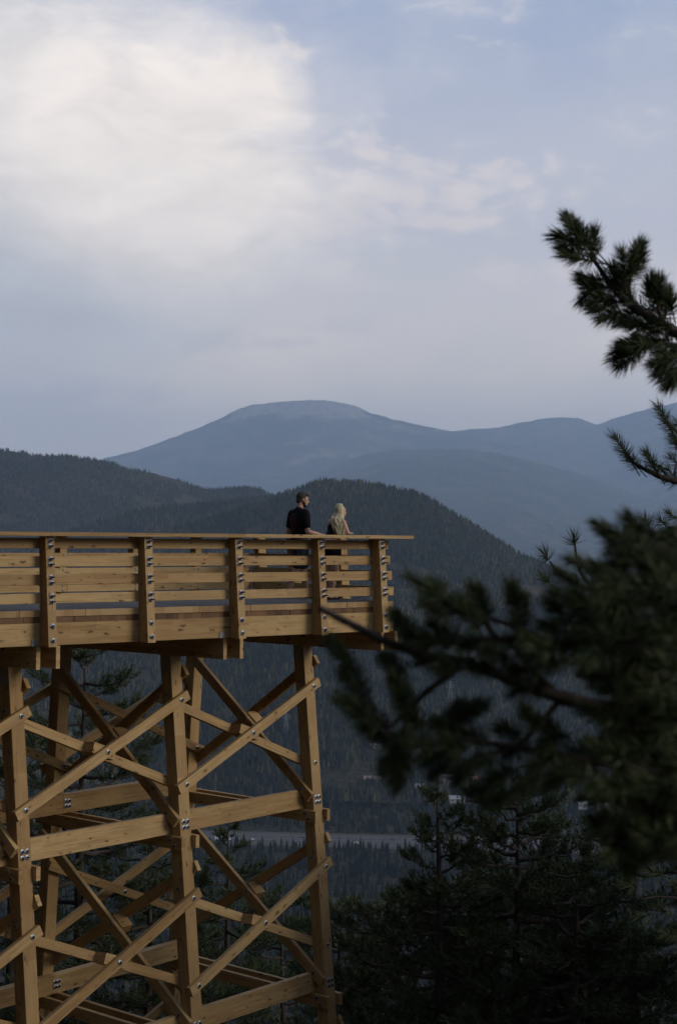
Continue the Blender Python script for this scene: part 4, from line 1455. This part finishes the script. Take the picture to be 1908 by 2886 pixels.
# the wood on the hillside round the camera, above and behind it, unseen, packed dense and tall to block sky light
n = 10600
P = np.stack([rng.uniform(-420, 420, n), rng.uniform(-330, 640, n), np.zeros(n)], -1)
P[7000:, 0] = rng.uniform(-75, 10, n - 7000); P[7000:, 1] = rng.uniform(-60, 70, n - 7000)
P[:, 2] = hill_z(P[:, 0], P[:, 1]) - 0.6
s_ = 0.35 * P[:, 0] + 0.94 * P[:, 1]
inview = (P[:, 1] > 0) & (np.abs(P[:, 0]) < P[:, 1] * 0.30 + 6)
tq = np.clip(((P[:, 0] + 12) * 12 + (P[:, 1] - 15) * 10) / 244.0, 0, 1); dq = np.hypot(P[:, 0] + 12 - 12 * tq, P[:, 1] - 15 - 10 * tq)
keep = ~(inview & (P[:, 1] < 330)) & (dq > 8.5) & ~((P[:, 0] > -7) & (P[:, 0] < 45) & (np.abs(P[:, 1] - 5) < 32) & (P[:, 1] > -9)) & ~((P[:, 0] > 0) & (s_ < 40) & (P[:, 1] < 60) & (P[:, 1] > -60) & (P[:, 0] < 160))
forest(P[keep], 16, 27)

# ------------------------------------------------------------------ pines
def norm(a):
    return a / (np.linalg.norm(a, axis=-1, keepdims=True) + 1e-9)


def needles(shoots, nlen, nper, width, r, spread=(0.25, 1.15), bow=0.25, fine=True):
    """shoots: rows of base xyz, direction xyz, length. Every needle is a thin tapering blade."""
    sh = np.repeat(np.asarray(shoots, float), nper, 0)
    n = len(sh)
    d = norm(sh[:, 3:6]); L = sh[:, 6]
    a = norm(np.cross(d, np.array([0.31, 0.52, 0.79]))); b = np.cross(d, a)
    th = r.uniform(0, 2 * math.pi, n)
    rad = a * np.cos(th)[:, None] + b * np.sin(th)[:, None]
    tpos = r.uniform(0, 1, n) ** 0.75
    ang = spread[1] + (spread[0] - spread[1]) * tpos ** 1.3 + r.normal(0, .14, n)
    nd = d * np.cos(ang)[:, None] + rad * np.sin(ang)[:, None]
    base = sh[:, :3] + d * (L * tpos)[:, None]
    ln = nlen * r.uniform(0.7, 1.12, n)
    side = norm(np.cross(nd, r.normal(0, 1, (n, 3)))) * (width / 2)
    midp = base + nd * (ln * .55)[:, None]
    tip = base + nd * ln[:, None] + (d * bow * 0.45 + np.array([0, 0, -.05])) * ln[:, None]
    if not fine:                                     # far enough away for one thin blade each
        V = np.stack([base - side, base + side, tip], 1).reshape(-1, 3)
        i = np.arange(n) * 3
        return V, np.zeros((0, 4), int), np.stack([i, i + 1, i + 2], -1)
    V = np.stack([base - side, base + side, midp + side * .85, tip, midp - side * .85], 1).reshape(-1, 3)
    i = np.arange(n) * 5
    Fq = np.stack([i, i + 1, i + 2, i + 4], -1); Ft = np.stack([i + 4, i + 2, i + 3], -1)
    return V, Fq, Ft


def needle_obj(name, parts, parent):
    V = []; FQ = []; FT = []; o_ = 0
    for v, q, t_ in parts:
        V.append(v); FQ.append(q + o_); FT.append(t_ + o_); o_ += len(v)
    V = np.concatenate(V).astype(np.float32); FQ = np.concatenate(FQ); FT = np.concatenate(FT)
    me = bpy.data.meshes.new(name)
    me.vertices.add(len(V)); me.vertices.foreach_set('co', V.ravel())
    nl = FQ.size + FT.size
    me.loops.add(nl); me.loops.foreach_set('vertex_index', np.concatenate([FQ.ravel(), FT.ravel()]).astype(np.int32))
    tot = np.concatenate([np.full(len(FQ), 4), np.full(len(FT), 3)]).astype(np.int32)
    st = np.concatenate([[0], np.cumsum(tot)[:-1]]).astype(np.int32)
    me.polygons.add(len(tot)); me.polygons.foreach_set('loop_start', st); me.polygons.foreach_set('loop_total', tot)
    me.update(calc_edges=True)
    o = link(name, me, NEEDLE, parent, Matrix.Identity(4))
    o['kind'] = 'stuff'
    return o


def curve(p0, p1, sag, n=7, r=None, wob=0.0):
    p0 = np.asarray(p0, float); p1 = np.asarray(p1, float)
    t_ = np.linspace(0, 1, n)[:, None]
    c = p0 + (p1 - p0) * t_ + np.array([0, 0, 1.0]) * (sag * (t_ * t_ - t_))
    if r is not None and wob:
        c[1:-1] += r.normal(0, wob, (n - 2, 3))
    return c


PINE_H = {}


def pine(base, H, R, label, seed, nl=46, z0=0.18, nlen=0.10, nper=48, width=0.0155, dens=1.0, trunk_r=0.13, lean=(0, 0), topper=0.75):
    r = np.random.default_rng(seed)
    E_ = empty('pine_tree', base); PINE_H[E_.name] = H
    tag(E_, label, 'pine tree', None)
    B = np.asarray(base, float)
    tz = np.linspace(0, 1, 14)
    tk = B + np.stack([lean[0] * tz ** 1.4 + .04 * np.sin(tz * 7 + seed), lean[1] * tz + .04 * np.cos(tz * 6 + seed), tz * H], -1)
    b = MB(); b.tube(tk, list(trunk_r * (1 - tz) ** .8 + .012), 9)
    b.obj('trunk', BARK, E_, True, Matrix.Identity(4))
    lb = MB(); S = []
    for k in range(nl):
        f = z0 + (1 - z0) * (k + r.uniform(0, .8)) / nl
        a = k * 2.399 + r.uniform(-.5, .5)
        prof = math.sin(min(1, ((1 - f) / (1 - z0)) * 1.25) * math.pi / 2) ** topper * (0.72 + .28 * min(1, (f - z0) / .18))
        ln = R * max(.10, prof) * r.uniform(.72, 1.12)
        i = f * 13; i0 = int(min(12, i)); P0 = tk[i0] + (tk[i0 + 1] - tk[i0]) * (i - i0)
        dirv = np.array([math.cos(a), math.sin(a), r.uniform(-.10, .30) + .55 * max(0, f - .6)])
        tip = P0 + dirv * ln
        c = curve(P0, tip, .30 * ln, 8, r, .02 * ln)
        lb.tube(c, list(np.linspace(.018 + .02 * ln, .006, 8)), 5, False)
        nb_ = int(max(7, ln * 19 * dens))
        for j in range(nb_):
            q = r.uniform(.12, 1) ** .75
            ii = q * 7; j0 = int(min(6, ii)); p = c[j0] + (c[j0 + 1] - c[j0]) * (ii - j0)
            ax_ = norm(c[j0 + 1] - c[j0])
            sd = norm(np.cross(ax_, [0, 0, 1])) * r.choice([-1, 1])
            dv = norm(ax_ * r.uniform(.2, .9) + sd * r.uniform(.3, 1.0) + np.array([0, 0, r.uniform(.0, .75)]))
            l2 = ln * r.uniform(.12, .36) * (1.15 - .6 * q) + .10
            e = p + dv * l2
            c2 = curve(p, e, .25 * l2, 4)
            lb.tube(c2, [.009, .007, .006, .005], 4, False)
            for m_ in range(3 if dens > .8 else 2):
                qq = (1.0, .72, .45)[m_]; i2 = qq * 3; k0 = int(min(2, i2)); pp = c2[k0] + (c2[k0 + 1] - c2[k0]) * (i2 - k0)
                d2 = norm(dv + r.normal(0, .45 if m_ else .15, 3) + np.array([0, 0, .35]))
                S.append([*(pp - d2 * .04), *d2, r.uniform(.10, .20)])
        S.append([*c[-1], *norm(c[-1] - c[-2] + np.array([0, 0, .4 * ln / 7])), .14])
    S.append([*tk[-1], 0, 0, 1, .18])
    lb.obj('branches', BARK, E_, True, Matrix.Identity(4))['kind'] = 'stuff'
    needle_obj('needles', [needles(S, nlen, nper, width, r, fine=False)], E_)
    return len(S)


def hz1(x, y): return float(hill_z(np.array([x]), np.array([y]))[0])


def pine_at(px, ytop, dist, R, label, seed, **kw):
    d = pix_ray(px, ytop); d = d * (dist / d.y)
    g = hz1(d.x, d.y) - 0.2
    return pine((d.x, d.y, g), d.z - g, R, label, seed, **kw)


ns = 0
for px, yt, dist, R_, label, seed, kw in (
        (1455, 2205, 25.0, 2.5, 'bushy dark pine with a forked crown at lower right, in front of the highway', 21, dict(nl=74, z0=.16, dens=1.05, nlen=.12, topper=.55)),
        (1236, 2235, 24.5, 1.15, 'slender pine leader at the left edge of the bushy lower right pine', 22, dict(nl=34, z0=.40, dens=1.0, topper=.7)),
        (1790, 2290, 26.0, 2.3, 'dark pine at the right edge of the frame, behind the bushy one', 23, dict(nl=56, z0=.2, topper=.5)),
        (1620, 2420, 24.0, 2.0, 'lower dark pine filling the gap right of the bushy one', 33, dict(nl=46, z0=.2, topper=.5)),
        (1370, 2430, 30.0, 2.2, 'dark pine filling the gap behind the bushy one on its left', 34, dict(nl=46, z0=.2, topper=.5)),
        (1540, 2440, 31.0, 2.3, 'dark pine filling the gap behind the bushy one on its right', 35, dict(nl=46, z0=.2, topper=.5)),
        (1130, 2540, 29.0, 2.4, 'low pine between the tower leg and the bushy pine', 24, dict(nl=50, z0=.2, topper=.5, nlen=.13)),
        (960, 2560, 33.0, 2.2, 'dark pine just right of the outer tower leg, mostly in shade', 25, dict(nl=46, z0=.2, topper=.5, nlen=.13)),
        (235, 1800, 36.0, 2.7, 'tall pine behind the left bay of the tower, its crown under the deck', 26, dict(nl=66, z0=.12, topper=.5, nlen=.135, trunk_r=.17, dens=.85)),
        (640, 2335, 38.0, 2.1, 'pine with a pointed top behind the right bay of the tower', 27, dict(nl=46, z0=.15, topper=.7, nlen=.135, dens=.9)),
        (420, 2340, 37.0, 2.4, 'broad pine low behind the middle tower leg', 28, dict(nl=48, z0=.15, topper=.5, nlen=.135, dens=.9)),
        (30, 2050, 40.0, 2.5, 'pine at the left edge of the frame behind the tower', 29, dict(nl=48, z0=.12, topper=.5, nlen=.14, dens=.8)),
        (800, 2520, 40.0, 2.3, 'small topped pine low between the two outer legs', 30, dict(nl=44, z0=.15, topper=.6, nlen=.14, dens=.9))):
    ns += pine_at(px, yt, dist, R_, label, seed, nper=15, **kw)


def shade_pine(src_empty, x, y, top_z, label):
    """an added pine of the same build, unseen to the right, shading the lower tower"""
    g = hz1(x, y) - .2
    o0 = src_empty.matrix_basis.translation
    kk = (top_z - g) / PINE_H[src_empty.name]
    c = src_empty.copy(); COL.objects.link(c)
    c.matrix_basis = Matrix.Translation((x, y, g)) @ Matrix.Rotation(random.uniform(0, 6.28), 4, 'Z') @ Matrix.Scale(kk, 4)
    c['label'] = label
    for ch in src_empty.children:
        d = ch.copy(); COL.objects.link(d); d.parent = c; d.matrix_parent_inverse = Matrix.Translation(-o0)


pines = [o for o in bpy.data.objects if o.name.startswith('pine_tree')]  # unseen pines added right of the tower to shade its lower part
for (x, y, tz_), src, lb in zip(((8.4, 17.5, -1.2), (9.5, 21.5, -.4), (12.5, 19.0, 1.0), (11.5, 24.5, -1.0), (15.0, 15.0, 2.0)), (0, 2, 8, 3, 8),
                                ('pine added for shade right of the tower, outside the view, the nearest of five', 'pine added for shade right of the tower, outside the view, second row', 'tall unseen pine added for shade, between two lower ones', 'unseen pine added for shade, farthest down the slope', 'tall unseen pine added for shade, nearest the camera')):
    shade_pine(pines[src], x, y, tz_, lb)


# near pines whose trunks stand outside the frame on the right; only their branches reach into it
def P3(x, y, dist):
    """point at this place in the photograph (1568 wide), at the given distance ahead"""
    d = pix_ray(x * 1.2168, y * 1.2168)
    return np.array(d * (dist / d.y))


def near_pine(trunk_xy, top, label, limbs, shoots, seed, nlen, nper, width, rad=.14, slen=(.10, .16), spread=(.22, 1.1), extra=None):
    r = np.random.default_rng(seed)
    g = hz1(*trunk_xy) - .2
    E_ = empty('pine_tree', (trunk_xy[0], trunk_xy[1], g)); tag(E_, label, 'pine tree')
    tz = np.linspace(0, 1, 12)
    b = MB(); b.tube(np.stack([trunk_xy[0] + .05 * np.sin(tz * 6), trunk_xy[1] + .05 * np.cos(tz * 5), g + tz * (top - g)], -1), list(rad * (1 - .75 * tz)), 12)
    b.obj('trunk', BARK, E_, True, Matrix.Identity(4))
    for pts, r0, r1 in limbs:
        pts = np.array(pts); t0 = np.linspace(0, 1, len(pts)); tt = np.linspace(0, 1, len(pts) * 5)
        c = np.stack([np.interp(tt, t0, pts[:, k]) for k in range(3)], -1)
        for _ in range(2): c[1:-1] = (c[:-2] + 2 * c[1:-1] + c[2:]) / 4
        lb = MB(); lb.tube(c, list(np.linspace(r0, r1, len(c)) * (1 + .12 * np.sin(np.arange(len(c)) * 2.1))), 8)
        lb.obj('branch', BARK, E_, True, Matrix.Identity(4))
    NP = [needles(shoots, nlen, nper, width, r, spread)]
    if extra: NP.append(needles(extra[0], extra[1], extra[2], width, r, extra[3]))
    needle_obj('needles', NP, E_)
    for s in shoots:
        tw = MB(); p = np.array(s[:3]); d = norm(np.array(s[3:6])); tw.tube([p - d * s[6] * .5, p + d * s[6] * .9], [nlen * .045, nlen * .03], 5, False)
        tw.obj('twig', BARK, E_, True, Matrix.Identity(4))
    return E_


def shoot_px(x0, y0, x1, y1, dist, dd=0.0):
    """a leafy shoot from one place to another"""
    a = P3(x0, y0, dist); c = P3(x1, y1, dist + dd)
    v = c - a; L = float(np.linalg.norm(v))
    return [*a, *(v / L), L]


NR = np.random.default_rng(71)
# 1. close, out of focus
Z1 = 3.6
SH = []
for s in [(1500, 1275, 1392, 1218), (1470, 1300, 1400, 1235), (1560, 1290, 1470, 1225), (1540, 1330, 1440, 1300), (1400, 1330, 1330, 1300), (1370, 1400, 1300, 1330), (1350, 1420, 1290, 1375),
          (1330, 1440, 1275, 1400), (1440, 1380, 1380, 1320), (1400, 1430, 1340, 1390), (1500, 1400, 1430, 1350), (1560, 1440, 1490, 1380), (1480, 1460, 1400, 1420), (1560, 1500, 1470, 1460),
          (1205, 1470, 1188, 1375), (1215, 1440, 1185, 1360), (1200, 1480, 1210, 1400), (1125, 1450, 1092, 1365), (1130, 1440, 1110, 1375), (1110, 1460, 1070, 1400),
          (1080, 1440, 1000, 1370), (1060, 1420, 955, 1342), (1040, 1440, 990, 1400), (1050, 1400, 1010, 1360),
          (960, 1470, 915, 1430), (950, 1490, 925, 1440), (1000, 1500, 950, 1470), (1060, 1480, 1010, 1450), (1100, 1500, 1040, 1480), (1150, 1500, 1090, 1490),
          (845, 1600, 790, 1510), (830, 1570, 770, 1495), (860, 1630, 800, 1570), (870, 1660, 800, 1625), (880, 1690, 790, 1620), (900, 1680, 830, 1650), (905, 1720, 850, 1690),
          (930, 1600, 905, 1530), (940, 1560, 895, 1530), (945, 1640, 915, 1580), (960, 1650, 930, 1600), (970, 1690, 935, 1650), (960, 1720, 900, 1710), (985, 1700, 940, 1620),
          (940, 1725, 915, 1800), (930, 1720, 895, 1780), (950, 1740, 925, 1810), (935, 1700, 900, 1760), (1010, 1730, 960, 1720),
          (1030, 1660, 1115, 1635), (1040, 1670, 1090, 1650), (1000, 1690, 1060, 1640), (1060, 1700, 1020, 1680), (1040, 1740, 990, 1760), (1060, 1750, 1010, 1790), (1080, 1740, 1040, 1720), (1090, 1760, 1060, 1800),
          (1130, 1720, 1080, 1700), (1150, 1750, 1100, 1770), (1210, 1700, 1165, 1690), (1230, 1720, 1180, 1740), (1250, 1690, 1220, 1650), (1290, 1700, 1260, 1680), (1290, 1740, 1240, 1770),
          (1320, 1700, 1270, 1720), (1340, 1760, 1290, 1790), (1200, 1780, 1140, 1800), (1260, 1800, 1200, 1830), (1150, 1820, 1100, 1830), (1180, 1840, 1140, 1860),
          (1040, 1540, 980, 1530), (1080, 1530, 1030, 1545), (1150, 1550, 1090, 1540), (1180, 1530, 1130, 1510), (1250, 1560, 1190, 1550), (1290, 1530, 1220, 1520), (1260, 1590, 1200, 1600),
          (1040, 1500, 990, 1480), (1240, 1510, 1160, 1480), (1340, 1480, 1260, 1450), (1380, 1510, 1300, 1490), (1450, 1520, 1370, 1480), (1530, 1560, 1440, 1520)]:
    SH.append(shoot_px(*s, Z1 + NR.uniform(-.15, .15)))
for k in range(430):
    x = NR.uniform(1180, 1640); y = NR.uniform(1200, 1990)
    lo = 1225 + max(0, (1480 - x)) * .95 + (40 if x < 1440 else 0)
    if y < lo: continue
    if x < 1330 and 1560 < y < 1690: continue
    if x < 1380 and NR.random() < .75: continue
    if (x - 1305) ** 2 + ((y - 1660) * 1.3) ** 2 < 85 ** 2 or (x - 1395) ** 2 + ((y - 1625) * 2) ** 2 < 45 ** 2 or (x - 1165) ** 2 / 3 + (y - 1650) ** 2 < 55 ** 2: continue
    if (x - 1195) ** 2 + (y - 1775) ** 2 < 35 ** 2 or ((x - 1420) / 2) ** 2 + (y - 1775) ** 2 < 26 ** 2 or (y > 1850 and x < 1330 + (y - 1850) * .8): continue
    a = NR.uniform(2.3, 4.1)
    L = NR.uniform(50, 95)
    SH.append(shoot_px(x - math.cos(a) * L * .5, y + math.sin(a) * L * .5, x + math.cos(a) * L * .5, y - math.sin(a) * L * .5, Z1 + NR.uniform(-.35, .55), NR.uniform(-.05, .05)))
def PL(*q, d=Z1): return [P3(x, y, d + (dd[0] if dd else 0)) for x, y, *dd in q]
TX1 = (1.75, 3.9)
limbs = [
    ([np.array([TX1[0], TX1[1], P3(1568, 1700, Z1)[2] - .1])] + PL((1568, 1690), (1450, 1650), (1300, 1618), (1180, 1572), (1080, 1535), (990, 1520), (900, 1490), (820, 1450), (738, 1408)), .021, .0080),
    ([np.array([TX1[0], TX1[1], P3(1568, 1500, Z1)[2]])] + PL((1568, 1478, .1), (1400, 1485, .1), (1270, 1485, .05), (1150, 1478), (1060, 1490)), .016, .006),
    (PL((1300, 1618), (1240, 1560), (1190, 1500), (1205, 1440)), .010, .004), (PL((1270, 1485), (1190, 1450), (1110, 1425), (1040, 1410)), .009, .004),
    (PL((1150, 1478), (1125, 1440), (1110, 1400)), .006, .004),
    (PL((1080, 1535), (990, 1600), (940, 1650), (900, 1690), (860, 1650)), .009, .004), (PL((940, 1650), (930, 1720), (920, 1770)), .005, .003),
    ([np.array([TX1[0], TX1[1], P3(1568, 1850, Z1)[2]])] + PL((1568, 1800), (1400, 1770), (1250, 1740), (1120, 1720), (1010, 1700)), .013, .005),
    (PL((1300, 1618), (1250, 1680), (1200, 1730), (1100, 1750)), .008, .004), (PL((1600, 1850), (1500, 1900), (1420, 1930)), .012, .004),
    ([np.array([TX1[0], TX1[1], P3(1568, 1300, Z1)[2] - .05])] + PL((1568, 1330), (1500, 1290), (1430, 1240)), .014, .005),
    (PL((1568, 1478, .1), (1480, 1430), (1400, 1400), (1330, 1390)), .010, .004),
]
near_pine(TX1, 3.4, 'nearest pine, its out of focus branches reaching in from the right across the view', limbs, SH, 5, .045, 250, .0024, spread=(.35, 1.5))

# 2. the branch against the sky, a little soft
Z2 = 8.0
SH = [shoot_px(*s, Z2 + NR.uniform(-.15, .15)) for s in [
    (1385, 600, 1325, 515), (1370, 590, 1300, 545), (1390, 590, 1340, 530), (1375, 605, 1310, 590), (1350, 590, 1305, 575), (1360, 570, 1320, 520), (1372, 585, 1375, 540), (1352, 560, 1290, 548), (1345, 545, 1318, 508),
    (1390, 640, 1350, 690), (1400, 650, 1352, 640), (1400, 680, 1355, 660), (1410, 690, 1370, 700), (1430, 700, 1380, 715), (1440, 720, 1400, 735), (1425, 670, 1380, 660), (1440, 700, 1395, 690),
    (1455, 690, 1440, 640), (1445, 660, 1470, 585), (1450, 640, 1440, 590), (1460, 630, 1485, 575), (1455, 650, 1480, 610), (1440, 680, 1420, 625), (1470, 700, 1430, 660), (1465, 615, 1480, 570),
    (1480, 720, 1430, 735), (1490, 740, 1440, 745), (1500, 715, 1455, 700), (1510, 730, 1520, 660), (1520, 710, 1530, 655), (1505, 700, 1505, 655), (1525, 720, 1540, 680), (1515, 690, 1515, 650), (1540, 740, 1545, 700), (1560, 730, 1550, 690), (1500, 760, 1460, 750),
    (1520, 790, 1440, 800), (1500, 800, 1430, 815), (1490, 810, 1425, 830), (1500, 800, 1450, 795), (1480, 815, 1440, 845), (1540, 800, 1480, 785), (1560, 800, 1510, 790), (1560, 780, 1500, 760), (1555, 760, 1520, 745),
    (1565, 830, 1520, 840), (1570, 850, 1530, 865), (1580, 850, 1545, 880), (1570, 870, 1555, 885), (1590, 810, 1530, 815), (1580, 830, 1535, 850), (1610, 860, 1560, 880), (1600, 800, 1550, 820)]]
TX2 = (3.6, 8.6)
limbs = [([np.array([TX2[0], TX2[1], P3(1700, 900, Z2)[2]])] + PL((1620, 810), (1568, 770), (1520, 742), (1470, 715), (1430, 680), (1395, 630), (1365, 585), d=Z2), .040, .010),
         (PL((1470, 715), (1455, 670), (1465, 620), d=Z2), .014, .008), (PL((1540, 755), (1525, 720), (1522, 680), d=Z2), .014, .008),
         (PL((1620, 830), (1568, 800), (1520, 795), (1470, 810), d=Z2), .018, .008), (PL((1640, 840), (1590, 845), (1555, 865), d=Z2), .018, .008)]
near_pine(TX2, 5.0, 'pine off the right side with one soft tufted branch reaching up against the sky', limbs, SH, 6, .086, 250, .0036, .16, spread=(.30, 1.35))

# 3. sharper branches farther off at the right edge, and three lone tufts
Z3 = 13.0
SH = [shoot_px(*s, Z3 + NR.uniform(-.2, .2)) for s in [
    (1465, 1075, 1430, 1020), (1460, 1060, 1422, 1012), (1480, 1085, 1445, 1045), (1500, 1090, 1462, 1065), (1525, 1100, 1495, 1055), (1520, 1090, 1500, 1050), (1530, 1105, 1510, 1070),
    (1550, 985, 1525, 942), (1555, 1000, 1535, 960), (1565, 1010, 1545, 975), (1575, 1060, 1560, 1010), (1580, 1090, 1555, 1060), (1570, 1110, 1545, 1085), (1585, 1040, 1562, 1020), (1575, 1120, 1550, 1110), (1600, 1000, 1570, 980),
    (1440, 1925, 1420, 1900), (1460, 1960, 1435, 1950), (1490, 1930, 1465, 1915), (1530, 1960, 1500, 1940), (1560, 1930, 1535, 1910), (1500, 2010, 1470, 2000), (1540, 2030, 1505, 2020), (1570, 2000, 1545, 1985),
    (1430, 2000, 1400, 1985), (1400, 1940, 1375, 1915), (1380, 1960, 1350, 1945), (1480, 2060, 1450, 2050), (1540, 2080, 1510, 2075), (1560, 2120, 1530, 2110), (1590, 2060, 1560, 2050), (1510, 2120, 1480, 2125), (1570, 2170, 1540, 2165),
    (1570, 1205, 1555, 1192), (1545, 1222, 1530, 1205), (1510, 1230, 1495, 1205), (1450, 1270, 1436, 1250), (1440, 1290, 1425, 1262)]]
TX3 = (4.9, 13.6)
limbs = [([np.array([TX3[0], TX3[1], P3(1700, 1140, Z3)[2]])] + PL((1620, 1125), (1568, 1115), (1530, 1105), (1490, 1085), (1465, 1070), d=Z3), .040, .012),
         (PL((1545, 1100), (1525, 1080), (1505, 1070), d=Z3), .014, .010),
         ([np.array([TX3[0], TX3[1], P3(1700, 1040, Z3)[2]])] + PL((1600, 1020), (1568, 1000), (1545, 975), d=Z3), .030, .012),
         ([np.array([TX3[0], TX3[1], P3(1700, 1420, Z3)[2]])] + PL((1600, 1405), (1500, 1400), (1400, 1390), (1345, 1330), (1335, 1290), (1331, 1258), d=Z3), .034, .009),
         (PL((1400, 1390), (1330, 1345), (1290, 1322), (1273, 1300), d=Z3), .016, .008), (PL((1400, 1390), (1330, 1400), (1295, 1372), (1275, 1352), d=Z3), .016, .008),
         ([np.array([TX3[0], TX3[1], P3(1700, 1990, Z3)[2]])] + PL((1600, 1985), (1520, 1965), (1440, 1950), (1370, 1945), d=Z3), .034, .010), ([np.array([TX3[0], TX3[1], P3(1700, 2090, Z3)[2]])] + PL((1600, 2085), (1530, 2078), (1480, 2085), d=Z3), .016, .006),
         (PL((1600, 1250), (1568, 1222), (1545, 1222), d=Z3), .02, .01)]
LONE = [shoot_px(*s, Z3) for s in [(1331, 1262, 1330, 1254), (1271, 1299, 1266, 1291), (1273, 1352, 1266, 1344)] for _ in (0, 1)]
near_pine(TX3, 6.0, 'sharp pine branch and lone stalked tufts at the right edge, beyond the blurred boughs', limbs, SH, 7, .115, 110, .0042, .18, spread=(.35, 1.35), extra=(LONE, .145, 44, (.05, 1.5)))
